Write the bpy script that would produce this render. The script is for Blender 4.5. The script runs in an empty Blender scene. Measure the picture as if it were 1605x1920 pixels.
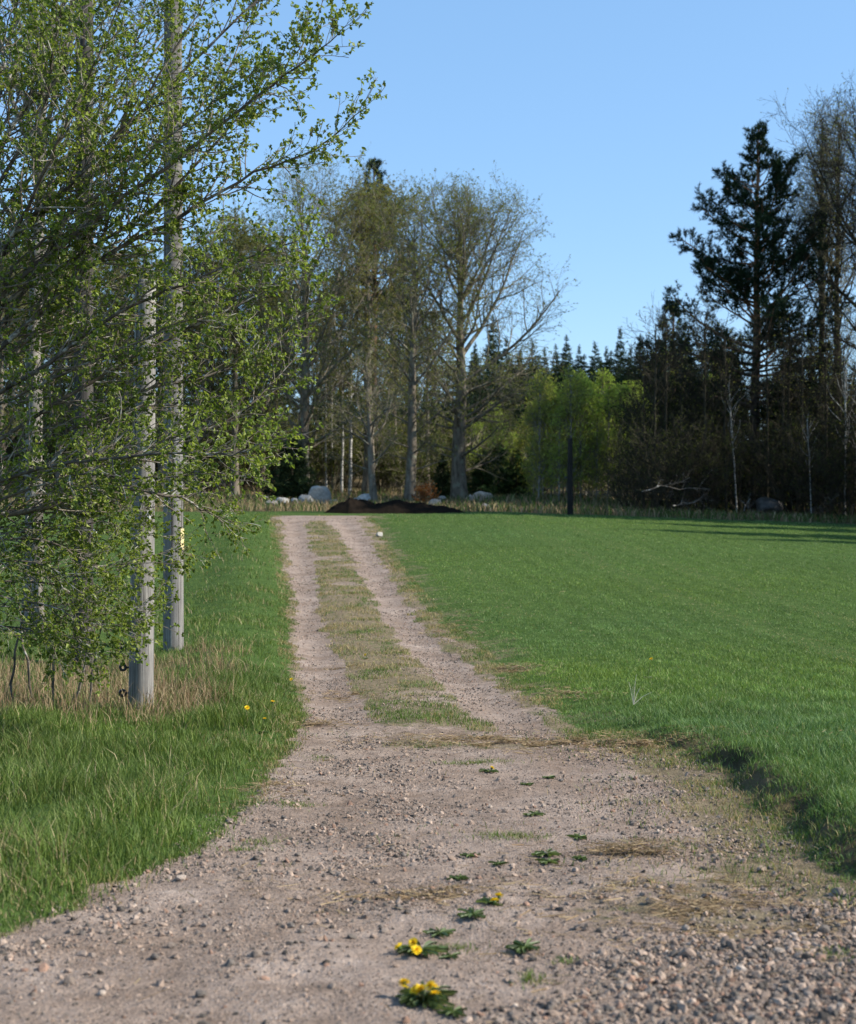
import bpy, math, random
import numpy as np
from mathutils import Vector

rng = np.random.default_rng(7)
random.seed(7)
F = 2667.0          # focal length in photo pixels
CX, HY = 802.5, 950.0
EYE = 1.7
scene = bpy.context.scene
COL = scene.collection

# ------------------------------------------------------------------ helpers
def sstep(a, b, x):
    t = np.clip((np.asarray(x, float) - a) / (b - a), 0, 1)
    return t * t * (3 - 2 * t)

def vn(x, y, s, seed=0):
    """value noise 0..1, feature size s metres"""
    x = np.asarray(x, float) / s + 1000.3 + seed * 17.13
    y = np.asarray(y, float) / s + 1000.7 + seed * 9.71
    xi = np.floor(x).astype(np.int64); yi = np.floor(y).astype(np.int64)
    fx = x - xi; fy = y - yi
    fx = fx * fx * (3 - 2 * fx); fy = fy * fy * (3 - 2 * fy)
    def h(i, j):
        n = (i * 374761393 + j * 668265263 + seed * 144665) & 0x7fffffff
        n = ((n ^ (n >> 13)) * 1274126177) & 0x7fffffff
        return ((n ^ (n >> 16)) & 0xffff) / 65535.0
    return (h(xi, yi) * (1 - fx) + h(xi + 1, yi) * fx) * (1 - fy) + (h(xi, yi + 1) * (1 - fx) + h(xi + 1, yi + 1) * fx) * fy

def fbm(x, y, s, seed=0, o=4):
    v = 0; a = 0.5; t = 0
    for k in range(o):
        v = v + a * vn(x, y, s, seed + k); t += a; a *= .5; s *= .5
    return v / t

def mk_mesh(name, V, quads=None, tris=None, col=None, qm=None, tm=None, mats=(), smooth=False, attrs=None):
    me = bpy.data.meshes.new(name)
    V = np.asarray(V, np.float32).reshape(-1, 3)
    q = np.zeros((0, 4), np.int32) if quads is None else np.asarray(quads, np.int32).reshape(-1, 4)
    t = np.zeros((0, 3), np.int32) if tris is None else np.asarray(tris, np.int32).reshape(-1, 3)
    me.vertices.add(len(V)); me.vertices.foreach_set('co', V.ravel())
    nl = q.size + t.size
    me.loops.add(nl)
    me.loops.foreach_set('vertex_index', np.concatenate([q.ravel(), t.ravel()]))
    me.polygons.add(len(q) + len(t))
    st = np.concatenate([np.arange(len(q)) * 4, q.size + np.arange(len(t)) * 3]).astype(np.int32)
    me.polygons.foreach_set('loop_start', st)
    mi = np.concatenate([np.zeros(len(q), np.int32) if qm is None else np.broadcast_to(np.asarray(qm, np.int32), (len(q),)),
                         np.zeros(len(t), np.int32) if tm is None else np.broadcast_to(np.asarray(tm, np.int32), (len(t),))]).astype(np.int32)
    me.polygons.foreach_set('material_index', mi)
    me.polygons.foreach_set('use_smooth', np.full(len(mi), bool(smooth)))
    if col is not None:
        a = me.color_attributes.new('Col', 'FLOAT_COLOR', 'POINT')
        c = np.ones((len(V), 4), np.float32); c[:, :3] = col
        a.data.foreach_set('color', c.ravel())
    for k, val in (attrs or {}).items():
        a = me.color_attributes.new(k, 'FLOAT_COLOR', 'POINT')
        c = np.ones((len(V), 4), np.float32); c[:, :3] = val
        a.data.foreach_set('color', c.ravel())
    for m in mats: me.materials.append(m)
    me.update(calc_edges=True); me.validate()
    return me

def link(name, me, parent=None):
    o = bpy.data.objects.new(name, me); COL.objects.link(o)
    if parent is not None: o.parent = parent
    return o

def tag(o, label=None, cat=None, group=None, kind=None):
    if label: o['label'] = label
    if cat: o['category'] = cat
    if group: o['group'] = group
    if kind: o['kind'] = kind
    return o

def empty(name, loc, label, cat, group=None):
    o = bpy.data.objects.new(name, None); COL.objects.link(o)
    o.location = loc; o.empty_display_size = .2
    return tag(o, label, cat, group)

def copy_thing(src, loc, rz=0, sc=1.0, label=None, group=None):
    r = src.copy(); COL.objects.link(r); r.location = loc; r.rotation_euler = (0, 0, rz)
    r.scale = (sc, sc, sc) if not isinstance(sc, tuple) else sc
    if label: r['label'] = label
    if group: r['group'] = group
    elif 'group' in r.keys(): del r['group']
    for ch in list(src.children):
        c = ch.copy(); COL.objects.link(c); c.parent = r
        for g in list(ch.children):
            d = g.copy(); COL.objects.link(d); d.parent = c
    return r

class Geo:
    """accumulates vertices, quads, tris, colours, material ids"""
    def __init__(s): s.V = []; s.Q = []; s.T = []; s.C = []; s.qm = []; s.tm = []; s.n = 0
    def add(s, V, Q=None, T=None, C=(1, 1, 1), m=0):
        V = np.asarray(V, float).reshape(-1, 3)
        s.V.append(V); s.C.append(np.broadcast_to(np.asarray(C, float), V.shape))
        if Q is not None and len(Q):
            Q = np.asarray(Q).reshape(-1, 4); s.Q.append(Q + s.n); s.qm.append(np.full(len(Q), m))
        if T is not None and len(T):
            T = np.asarray(T).reshape(-1, 3); s.T.append(T + s.n); s.tm.append(np.full(len(T), m))
        s.n += len(V)
    def mesh(s, name, mats, smooth=False):
        cat = lambda L, w: np.concatenate(L) if L else None
        return mk_mesh(name, cat(s.V, 3), cat(s.Q, 4), cat(s.T, 3), np.concatenate(s.C),
                       np.concatenate(s.qm) if s.qm else None, np.concatenate(s.tm) if s.tm else None, mats, smooth)

def nrm(v): return v / np.maximum(np.linalg.norm(v, axis=-1, keepdims=True), 1e-9)

def tubes(geo, P, R, k, C=(1, 1, 1), m=0, cap=False):
    """P (B,n,3), R (B,n): k-sided tubes"""
    P = np.asarray(P, float); R = np.asarray(R, float)
    B, n, _ = P.shape
    T = np.empty_like(P); T[:, 1:-1] = P[:, 2:] - P[:, :-2]; T[:, 0] = P[:, 1] - P[:, 0]; T[:, -1] = P[:, -1] - P[:, -2]
    T = nrm(T); md = nrm(P[:, -1] - P[:, 0])
    ref = np.where(np.abs(md[:, 2:3]) > .8, np.array([[1., 0, 0]]), np.array([[0, 0, 1.]]))
    U = nrm(np.cross(T, ref[:, None, :])); W = np.cross(T, U)
    a = np.arange(k) * 2 * np.pi / k
    V = P[:, :, None, :] + R[:, :, None, None] * (np.cos(a)[None, None, :, None] * U[:, :, None, :] + np.sin(a)[None, None, :, None] * W[:, :, None, :])
    i = np.arange(n - 1)[:, None]; j = np.arange(k)[None, :]; j2 = (j + 1) % k
    q = np.stack([np.broadcast_to(i * k + j, (n - 1, k)), i * k + j2, (i + 1) * k + j2, np.broadcast_to((i + 1) * k + j, (n - 1, k))], -1).reshape(-1, 4)
    Q = (q[None] + (np.arange(B) * n * k)[:, None, None]).reshape(-1, 4)
    C = np.asarray(C, float)
    if C.ndim == 2 and len(C) == B: C = np.repeat(C, n * k, 0)
    geo.add(V.reshape(-1, 3), Q, None, C, m)

def children(P, R, per, tmin, tmax, ang, angsd, length, m, wig, up, rr, tip=.3, r=rng, rmax=None, flat=0.0):
    """vectorised sub-branches. length: callable(parent_len, t)->len"""
    B, n, _ = P.shape
    per = np.broadcast_to(np.asarray(per), (B,)).astype(int)
    idx = np.repeat(np.arange(B), per)
    if len(idx) == 0: return np.zeros((0, m, 3)), np.zeros((0, m)), idx
    kk = np.concatenate([np.arange(c) for c in per]); N = len(idx)
    t = tmin + (tmax - tmin) * (kk + r.random(N)) / per[idx]
    f = t * (n - 1); i = np.clip(f.astype(int), 0, n - 2); w = (f - i)[:, None]
    p = P[idx, i] * (1 - w) + P[idx, i + 1] * w
    tan = nrm(P[idx, i + 1] - P[idx, i])
    rad = R[idx, i] * (1 - w[:, 0]) + R[idx, i + 1] * w[:, 0]
    PL = np.linalg.norm(np.diff(P, axis=1), axis=2).sum(1)[idx]
    a = ang + angsd * r.standard_normal(N)
    rv = r.standard_normal((N, 3)); rv[:, 2] *= (1 - flat)
    perp = nrm(rv - (rv * tan).sum(1, keepdims=True) * tan)
    d = nrm(np.cos(a)[:, None] * tan + np.sin(a)[:, None] * perp)
    L = length(PL, t) * (.75 + .5 * r.random(N))
    Pc = np.empty((N, m, 3)); Pc[:, 0] = p
    for s in range(1, m):
        d = nrm(d + wig * r.standard_normal((N, 3)) + np.array([0, 0, up]))
        Pc[:, s] = Pc[:, s - 1] + d * (L / (m - 1))[:, None]
    r0 = rad * rr
    if rmax is not None: r0 = np.minimum(r0, rmax)
    Rc = r0[:, None] * np.linspace(1, tip, m)[None]
    return Pc, Rc, idx

def leaf_cards(geo, c, d, size, C, m=1, r=rng, wide=.55, fold=.15):
    """small folded leaf (4 verts, 2 tris sharing a midrib)"""
    N = len(c)
    d = nrm(d); side = nrm(np.cross(d, nrm(r.standard_normal((N, 3))))); nn = np.cross(d, side)
    s = np.broadcast_to(np.asarray(size, float), (N,))[:, None]
    V = np.stack([c, c + d * s * .5 + side * s * wide * .5 + nn * s * fold, c + d * s, c + d * s * .5 - side * s * wide * .5 + nn * s * fold], 1)
    b = (np.arange(N) * 4)[:, None]
    T = np.concatenate([b + np.array([0, 1, 2]), b + np.array([0, 2, 3])])
    geo.add(V.reshape(-1, 3), None, T, np.repeat(np.broadcast_to(C, (N, 3)), 4, 0), m)

# ------------------------------------------------------------------ terrain
PD = np.array([-60, 0, 4.5, 6, 8, 10, 15, 20, 25, 31, 40, 48, 55, 60, 66, 83, 100, 130, 200, 450.])
PZ = np.array([.2, .1, .04, -.02, -.12, -.22, -.40, -.50, -.35, -.04, .40, .80, 1.25, 1.45, 1.52, 2.15, 2.9, 5.5, 9., 14.])
_d = np.arange(-60, 450, .25); _z = np.interp(_d, PD, PZ)
_k = np.hanning(17); _k /= _k.sum(); _z = np.convolve(np.pad(_z, 8, mode='edge'), _k, 'valid')
def prof(d): return np.interp(d, _d, _z)
_yy = np.arange(4.2, 62, .05); _py = HY + (EYE - prof(_yy)) * F / _yy
def depth_of(py): return float(np.interp(-py, -_py, _yy))      # ground depth seen at a photo row
def curve(pts):
    d = np.array([depth_of(y) for x, y in pts]); x = np.array([(x - CX) for x, y in pts]) * d / F
    o = np.argsort(d); return d[o], x[o]
def cv(c):
    d, x = c
    def f(y):
        return np.interp(y, d, x)
    return f
c_le = curve([(0, 1750), (180, 1680), (330, 1610), (400, 1560), (470, 1500), (500, 1440), (560, 1370), (568, 1330), (552, 1270), (543, 1200), (540, 1120), (528, 1050), (515, 990), (505, 973)])
c_le = (np.concatenate([[0, 3, 4.6], c_le[0]]), np.concatenate([[-9, -6, -2.6], c_le[1]]))
edge_l = cv(c_le)
c_fe = curve([(690, 973), (705, 990), (738, 1060), (800, 1140), (880, 1210), (960, 1280), (1050, 1340), (1180, 1390), (1280, 1412), (1350, 1450), (1460, 1530), (1540, 1600), (1605, 1660)])
c_fe = (np.concatenate([[0, 3, 4.6, 5.8], c_fe[0]]), np.concatenate([[12, 8, 4.2, 2.5], c_fe[1]]))
edge_r = cv(c_fe)
ll = cv(curve([(580, 1340), (562, 1240), (553, 1150), (545, 1080), (535, 1010), (530, 975)]))
lr = cv(curve([(715, 1360), (655, 1270), (618, 1200), (600, 1140), (592, 1070), (580, 1000), (573, 978)]))
rl = cv(curve([(930, 1375), (795, 1250), (742, 1190), (692, 1110), (664, 1050), (636, 1000), (608, 978)]))
rr_ = cv(curve([(1050, 1375), (885, 1250), (805, 1190), (748, 1110), (714, 1050), (690, 1000), (672, 974)]))
ROAD_END = 55.5
def masks(x, y):
    """gravel 0..1, dry 0..1, forest 0..1, in-track bool, in-field bool"""
    n = (fbm(x, y, .7, 3) - .5) * .5 + (fbm(x, y, .22, 4) - .5) * .45
    xl, xr = edge_l(y) + n * .5, edge_r(y) + n * .6
    track = (x > xl) & (x < xr) & (y < ROAD_END + 1.5)
    far = sstep(10.8, 13.4, y + 3.6 * (fbm(x, y, .55, 8) - .5))
    nn = (fbm(x, y, .45, 5) - .5) * .42 * (.5 + y / 50)
    soft = .10 + y * .002
    def band(a, b): return sstep(-soft, soft, x - a + nn) * sstep(-soft, soft, b - x + nn)
    ruts = np.maximum(band(ll(y), lr(y)), band(rl(y), rr_(y)))
    cross = band(edge_l(y) + .2, edge_r(y) - .1) * sstep(53.6, 54.6, y) * (1 - sstep(56, 57, y))
    ruts = np.maximum(ruts, cross)
    opn = sstep(-.05, .12, x - xl) * sstep(0, .5, xr - .25 - x)
    g = np.where(track, opn * (1 - far) + np.maximum(ruts, .52 * sstep(.35, .7, fbm(x, y, .9, 6))) * far, 0)
    dry = np.where(track, .35 + .65 * fbm(x, y, .5, 9), .0)
    vr = sstep(1.6, 0, np.abs(x - edge_r(y))) * (y < 58)
    vl = sstep(.8, 0, np.abs(x - edge_l(y) - .1)) * (y < 58) * (y > 14)
    dry = np.maximum(dry, vr * .8 * fbm(x, y, .6, 10)); dry = np.maximum(dry, vl * .6 * fbm(x, y, .6, 11))
    fe = 61.5 - .2 * np.maximum(0, x - 4) + 1.6 * (fbm(x, y, 3, 12) - .5) + 2.5 * sstep(0, -8, x)
    forest = sstep(-1, 1, y - fe)
    forest = np.maximum(forest, np.exp(-((x - xr - .12) / .17) ** 2) * sstep(13.5, 11.5, y) * (y > 5))
    field = (x > xr) & (y < fe) & (y > 5.5)
    return g, dry, forest, track, field, xl, xr, fe
def terrain(x, y, detail=False):
    x = np.asarray(x, float); y = np.asarray(y, float)
    z = prof(y)
    z = z - .03 * np.maximum(0, x - 3) * sstep(18, 55, y) * (1 - sstep(120, 300, y))
    z = z - .010 * np.clip(-x - 8, 0, 40) * sstep(30, 60, y) * (1 - sstep(120, 300, y)) * 0
    n = (fbm(x, y, .7, 3) - .5) * .5 + (fbm(x, y, .22, 4) - .5) * .45
    er = edge_r(y) + n * .6; el = edge_l(y) + n * .5
    hb = .10 * (1 - sstep(10, 14.5, y)) + .06
    z = z + hb * sstep(-.05, .30 + .5 * sstep(10, 15, y), x - er) * (1 - sstep(50, 60, y)) * sstep(5.2, 6.6, y)
    z = z + .06 * sstep(0, .35, el - x) * (1 - sstep(50, 60, y))
    # left bank and shallow ditch
    z = z + (.12 * np.exp(-((el - x - 1.0) / .6) ** 2) - .10 * np.exp(-((el - x - 2.6) / .8) ** 2)) * sstep(12, 18, y) * (1 - sstep(50, 58, y))
    z = z + .30 * sstep(.8, 4, el - x) * np.exp(-((y - 21) / 5.) ** 2)
    far = sstep(11, 15, y) * (1 - sstep(52, 56, y))
    z = z - .05 * far * (np.exp(-((x - (ll(y) + lr(y)) / 2) / .33) ** 2) + np.exp(-((x - (rl(y) + rr_(y)) / 2) / .33) ** 2))
    z = z + .05 * (fbm(x, y, 1.6, 21, 3) - .5) + .9 * (fbm(x, y, 9, 22, 2) - .5) * sstep(62, 80, y)
    if detail:
        z = z + (.045 * (fbm(x, y, .30, 23, 4) - .5)) * (1 - sstep(25, 40, y))
    return z
def gz(x, y): return float(terrain(np.array([x]), np.array([y]), True)[0])
def wx(px, d): return (px - CX) * d / F
def wz(py, d): return EYE - (py - HY) * d / F
def ground_at(px, py):
    d = depth_of(py); x = wx(px, d); return Vector((x, d, gz(x, d)))

# ------------------------------------------------------------------ materials
def new_mat(name):
    m = bpy.data.materials.new(name); m.use_nodes = True
    nt = m.node_tree; b = nt.nodes['Principled BSDF']
    return m, nt, b
def N(nt, t, **kw):
    n = nt.nodes.new(t)
    for k, v in kw.items(): setattr(n, k, v)
    return n
def mixc(nt, fac, a, b, mode='MIX'):
    n = N(nt, 'ShaderNodeMix', data_type='RGBA', blend_type=mode)
    for s, v in ((n.inputs[0], fac), (n.inputs[6], a), (n.inputs[7], b)):
        if isinstance(v, bpy.types.NodeSocket): nt.links.new(v, s)
        elif isinstance(v, (int, float)): s.default_value = v
        else: s.default_value = (*v, 1)
    return n.outputs[2]
def ramp(nt, src, a, b, c0=(0, 0, 0), c1=(1, 1, 1)):
    n = N(nt, 'ShaderNodeValToRGB'); nt.links.new(src, n.inputs[0])
    n.color_ramp.elements[0].position = a; n.color_ramp.elements[1].position = b
    n.color_ramp.elements[0].color = (*c0, 1); n.color_ramp.elements[1].color = (*c1, 1)
    return n.outputs[0]
def noise(nt, vec, scale, detail=4, rough=.6):
    n = N(nt, 'ShaderNodeTexNoise'); nt.links.new(vec, n.inputs['Vector'])
    n.inputs['Scale'].default_value = scale; n.inputs['Detail'].default_value = detail; n.inputs['Roughness'].default_value = rough
    return n.outputs['Fac']
def bump(nt, b, h, strength, dist):
    n = N(nt, 'ShaderNodeBump'); n.inputs['Strength'].default_value = strength; n.inputs['Distance'].default_value = dist
    nt.links.new(h, n.inputs['Height']); nt.links.new(n.outputs[0], b.inputs['Normal'])
def spec(b, v): b.inputs['Specular IOR Level'].default_value = v

def mat_leaf(name, trans=.35, rough=.55, sp=.3):
    m, nt, b = new_mat(name)
    at = N(nt, 'ShaderNodeAttribute', attribute_name='Col')
    nt.links.new(at.outputs['Color'], b.inputs['Base Color']); b.inputs['Roughness'].default_value = rough; spec(b, sp)
    tr = N(nt, 'ShaderNodeBsdfTranslucent')
    tc = mixc(nt, 1.0, at.outputs['Color'], (1.25, 1.25, .6), 'MULTIPLY'); nt.links.new(tc, tr.inputs['Color'])
    mx = N(nt, 'ShaderNodeMixShader'); mx.inputs[0].default_value = trans
    nt.links.new(b.outputs[0], mx.inputs[1]); nt.links.new(tr.outputs[0], mx.inputs[2])
    nt.links.new(mx.outputs[0], nt.nodes['Material Output'].inputs['Surface'])
    return m
def mat_bark(name, c0, c1, scale=6, stretch=.25, patch=None, pc=(.4, .4, .36), bs=.5, bd=.02):
    m, nt, b = new_mat(name)
    g = N(nt, 'ShaderNodeTexCoord'); mp = N(nt, 'ShaderNodeMapping'); mp.inputs['Scale'].default_value = (1, 1, stretch)
    nt.links.new(g.outputs['Object'], mp.inputs[0])
    n1 = noise(nt, mp.outputs[0], scale, 6, .65)
    c = ramp(nt, n1, .35, .68, c0, c1)
    if patch:
        n2 = noise(nt, g.outputs['Object'], patch, 4, .7)
        c = mixc(nt, ramp(nt, n2, .54, .62), c, pc)
    nt.links.new(c, b.inputs['Base Color']); b.inputs['Roughness'].default_value = .9; spec(b, .05)
    bump(nt, b, n1, bs, bd)
    return m
def mat_col(name, rough=.85, sp=.25, nz=None):
    m, nt, b = new_mat(name)
    at = N(nt, 'ShaderNodeAttribute', attribute_name='Col'); c = at.outputs['Color']
    if nz:
        g = N(nt, 'ShaderNodeTexCoord'); n1 = noise(nt, g.outputs['Object'], nz, 5, .7)
        c = mixc(nt, 1.0, c, ramp(nt, n1, .25, .75, (.6, .6, .6), (1.35, 1.33, 1.3)), 'MULTIPLY')
        bump(nt, b, n1, .5, .3 / nz)
    nt.links.new(c, b.inputs['Base Color']); b.inputs['Roughness'].default_value = rough; spec(b, sp)
    return m
def mat_plain(name, c, rough=.6, sp=.4, nz=30):
    m, nt, b = new_mat(name)
    g = N(nt, 'ShaderNodeTexCoord'); n1 = noise(nt, g.outputs['Object'], nz, 4, .6)
    cc = ramp(nt, n1, .3, .7, tuple(v * .75 for v in c), tuple(min(1, v * 1.2) for v in c))
    nt.links.new(cc, b.inputs['Base Color']); b.inputs['Roughness'].default_value = rough; spec(b, sp)
    return m

def mat_ground():
    m, nt, b = new_mat('ground_surface')
    g = N(nt, 'ShaderNodeNewGeometry'); pos = g.outputs['Position']
    at = N(nt, 'ShaderNodeAttribute', attribute_name='mask'); sp = N(nt, 'ShaderNodeSeparateColor'); nt.links.new(at.outputs['Color'], sp.inputs[0])
    gr, dry, fo = sp.outputs[0], sp.outputs[1], sp.outputs[2]
    # gravel: fine packed dirt with tiny pebbles of different stone
    n_big = noise(nt, pos, 1.3, 4, .6); n_mid = noise(nt, pos, 9, 5, .65); n_fine = noise(nt, pos, 90, 3, .7)
    dirt = ramp(nt, n_big, .35, .68, (.265, .196, .150), (.40, .312, .252))
    dirt = mixc(nt, .75, dirt, ramp(nt, n_mid, .3, .72, (.55, .52, .50), (1.16, 1.16, 1.16)), 'MULTIPLY')
    dirt = mixc(nt, .6, dirt, ramp(nt, n_fine, .3, .7, (.6, .6, .6), (1.3, 1.3, 1.3)), 'MULTIPLY')
    vo = N(nt, 'ShaderNodeTexVoronoi'); nt.links.new(pos, vo.inputs['Vector']); vo.inputs['Scale'].default_value = 75
    vs = N(nt, 'ShaderNodeSeparateColor'); nt.links.new(vo.outputs['Color'], vs.inputs[0])
    peb = ramp(nt, vs.outputs[0], 0, 1, (.15, .145, .15), (.46, .38, .33))
    pm = N(nt, 'ShaderNodeMath', operation='MULTIPLY'); nt.links.new(ramp(nt, vs.outputs[1], .45, .55), pm.inputs[0]); nt.links.new(ramp(nt, vo.outputs['Distance'], .30, .42, (1, 1, 1), (0, 0, 0)), pm.inputs[1])
    pm2 = N(nt, 'ShaderNodeMath', operation='MULTIPLY'); nt.links.new(pm.outputs[0], pm2.inputs[0]); nt.links.new(ramp(nt, noise(nt, pos, 2.6, 3), .38, .6), pm2.inputs[1])
    grav = mixc(nt, pm2.outputs[0], dirt, peb)
    # vegetated soil
    soil = ramp(nt, noise(nt, pos, 5, 5, .7), .35, .65, (.045, .078, .020), (.080, .125, .034))
    straw = ramp(nt, noise(nt, pos, 14, 5, .75), .3, .7, (.11, .085, .052), (.28, .22, .14))
    dn = N(nt, 'ShaderNodeMath', operation='MULTIPLY_ADD'); nt.links.new(noise(nt, pos, 4.5, 5, .7), dn.inputs[0]); dn.inputs[1].default_value = 1.2; dn.inputs[2].default_value = -.6
    da = N(nt, 'ShaderNodeMath', operation='ADD'); nt.links.new(dn.outputs[0], da.inputs[0]); nt.links.new(dry, da.inputs[1])
    veg = mixc(nt, ramp(nt, da.outputs[0], .3, .6), soil, straw)
    ff = ramp(nt, noise(nt, pos, .9, 6, .7), .38, .64, (.060, .050, .028), (.16, .12, .07))
    veg = mixc(nt, fo, veg, ff)
    ga = N(nt, 'ShaderNodeMath', operation='MULTIPLY_ADD'); nt.links.new(n_mid, ga.inputs[0]); ga.inputs[1].default_value = .9; ga.inputs[2].default_value = -.45
    gb = N(nt, 'ShaderNodeMath', operation='ADD'); nt.links.new(ga.outputs[0], gb.inputs[0]); nt.links.new(gr, gb.inputs[1])
    c = mixc(nt, ramp(nt, gb.outputs[0], .36, .62), veg, grav)
    nt.links.new(c, b.inputs['Base Color']); b.inputs['Roughness'].default_value = .95; spec(b, .03)
    h = N(nt, 'ShaderNodeMath', operation='ADD'); nt.links.new(n_fine, h.inputs[0])
    hv = N(nt, 'ShaderNodeMath', operation='MULTIPLY'); nt.links.new(pm2.outputs[0], hv.inputs[0]); hv.inputs[1].default_value = .8
    nt.links.new(hv.outputs[0], h.inputs[1])
    h2 = N(nt, 'ShaderNodeMath', operation='MULTIPLY_ADD'); nt.links.new(noise(nt, pos, 24, 5, .7), h2.inputs[0]); h2.inputs[1].default_value = 3.5; nt.links.new(h.outputs[0], h2.inputs[2])
    bump(nt, b, h2.outputs[0], .8, .012)
    return m

M_ground = mat_ground()
M_grass = mat_leaf('grass_blade', .30, .5, .18)
M_dry = mat_leaf('dry_straw', .15, .7, .08)
M_leaf = mat_leaf('young_leaf', .45, .45, .25)
M_bud = mat_leaf('bud_leaf', .42, .7, .05)
M_needle = mat_leaf('conifer_needle', .08, .6, .08)
M_stone = mat_col('crushed_stone', .9, .06, 60)
M_boulder = mat_col('boulder_rock', .92, .05, 3.5)
M_oak = mat_bark('oak_bark', (.075, .062, .046), (.24, .205, .16), 5, .3, 2.2, (.20, .20, .15))
M_twig = mat_bark('twig_bark', (.10, .09, .06), (.235, .21, .148), 3, .5)
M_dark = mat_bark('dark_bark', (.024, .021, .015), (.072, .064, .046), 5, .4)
M_hazel = mat_bark('hazel_bark', (.050, .042, .034), (.18, .155, .125), 9, .6, 4.5, (.34, .33, .29), .4, .006)
M_birch = mat_bark('birch_bark', (.10, .095, .085), (.62, .60, .55), 3.2, 3.5, 1.6, (.10, .085, .07), .3, .01)
M_grey = mat_bark('pale_grey_bark', (.14, .13, .11), (.36, .34, .30), 6, .5, 2.5, (.10, .09, .08))
M_bigbirch = mat_bark('old_birch_bark', (.08, .07, .06), (.27, .245, .21), 4, 2.0, 2.2, (.07, .06, .05), .5, .01)
M_htwig = mat_bark('hazel_twig', (.10, .082, .062), (.27, .235, .19), 12, .6, 6.5, (.38, .37, .33), .3, .003)
def mat_pine_bark():
    m, nt, b = new_mat('pine_bark')
    g = N(nt, 'ShaderNodeTexCoord'); sx = N(nt, 'ShaderNodeSeparateXYZ'); nt.links.new(g.outputs['Object'], sx.inputs[0])
    n1 = noise(nt, g.outputs['Object'], 4, 6, .7)
    low = ramp(nt, n1, .35, .65, (.040, .032, .026), (.13, .10, .085)); hi = ramp(nt, n1, .35, .65, (.11, .060, .034), (.24, .13, .07))
    mr = N(nt, 'ShaderNodeMapRange'); nt.links.new(sx.outputs[2], mr.inputs[0]); mr.inputs[1].default_value = 6; mr.inputs[2].default_value = 10
    nt.links.new(mixc(nt, mr.outputs[0], low, hi), b.inputs['Base Color']); b.inputs['Roughness'].default_value = .9; spec(b, .15)
    bump(nt, b, n1, .5, .03); return m
M_pine = mat_pine_bark()
def mat_pole(name, c0, c1, band=None):
    m, nt, b = new_mat(name)
    g = N(nt, 'ShaderNodeTexCoord'); mp = N(nt, 'ShaderNodeMapping'); mp.inputs['Scale'].default_value = (1, 1, .03)
    nt.links.new(g.outputs['Object'], mp.inputs[0])
    n1 = noise(nt, mp.outputs[0], 45, 6, .7); n2 = noise(nt, g.outputs['Object'], 3, 4, .6)
    c = ramp(nt, n1, .34, .66, c0, c1)
    c = mixc(nt, 1.0, c, ramp(nt, n2, .3, .7, (.72, .72, .74), (1.12, 1.1, 1.08)), 'MULTIPLY')
    mp2 = N(nt, 'ShaderNodeMapping'); mp2.inputs['Scale'].default_value = (1, 1, .012); nt.links.new(g.outputs['Object'], mp2.inputs[0])
    crack = ramp(nt, noise(nt, mp2.outputs[0], 22, 3, .5), .62, .66); c = mixc(nt, crack, c, (.05, .045, .04))
    h = n1
    if band:
        wv = N(nt, 'ShaderNodeTexWave', bands_direction='Z'); wv.inputs['Scale'].default_value = 5.5; wv.inputs['Distortion'].default_value = 1.5
        mp3 = N(nt, 'ShaderNodeMapping'); mp3.inputs['Rotation'].default_value = (.25, .1, 0); nt.links.new(g.outputs['Object'], mp3.inputs[0]); nt.links.new(mp3.outputs[0], wv.inputs[0])
        sx = N(nt, 'ShaderNodeSeparateXYZ'); nt.links.new(g.outputs['Object'], sx.inputs[0])
        mr = N(nt, 'ShaderNodeMapRange'); nt.links.new(sx.outputs[2], mr.inputs[0]); mr.inputs[1].default_value = band; mr.inputs[2].default_value = band + .1
        rg = ramp(nt, wv.outputs['Fac'], .2, .55, (.62, .6, .58), (.85, .83, .8)); k = mixc(nt, mr.outputs[0], (1, 1, 1), rg)
        c = mixc(nt, 1.0, c, k, 'MULTIPLY')
    nt.links.new(c, b.inputs['Base Color']); b.inputs['Roughness'].default_value = .85; spec(b, .08)
    bump(nt, b, h, .6, .008); return m
M_pole1 = mat_pole('weathered_pole_wood', (.115, .109, .103), (.33, .315, .29))
M_pole2 = mat_pole('grey_pole_wood', (.115, .109, .103), (.27, .26, .24), 3.4)
M_pole3 = mat_pole('dark_pole_wood', (.035, .031, .028), (.10, .09, .08))
M_pole4 = mat_pole('shade_dark_pole_wood', (.012, .011, .011), (.035, .032, .03))  # far stub pole: the shade it stands in is put into this near-black tone
M_black = mat_plain('black_plastic', (.012, .012, .013), .4, .5)
M_white = mat_plain('white_porcelain', (.78, .76, .70), .3, .5)
M_yellow = mat_plain('yellow_plate', (.60, .48, .24), .5, .4, 12)
M_metal = mat_plain('dull_metal', (.25, .24, .23), .5, .5)
M_earth = mat_plain('dark_earth', (.016, .012, .009), .95, 0, 5)
M_petal = mat_leaf('dandelion_petal', .2, .6, .2)
M_rosette = mat_leaf('dandelion_leaf', .25, .45, .4)

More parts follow.
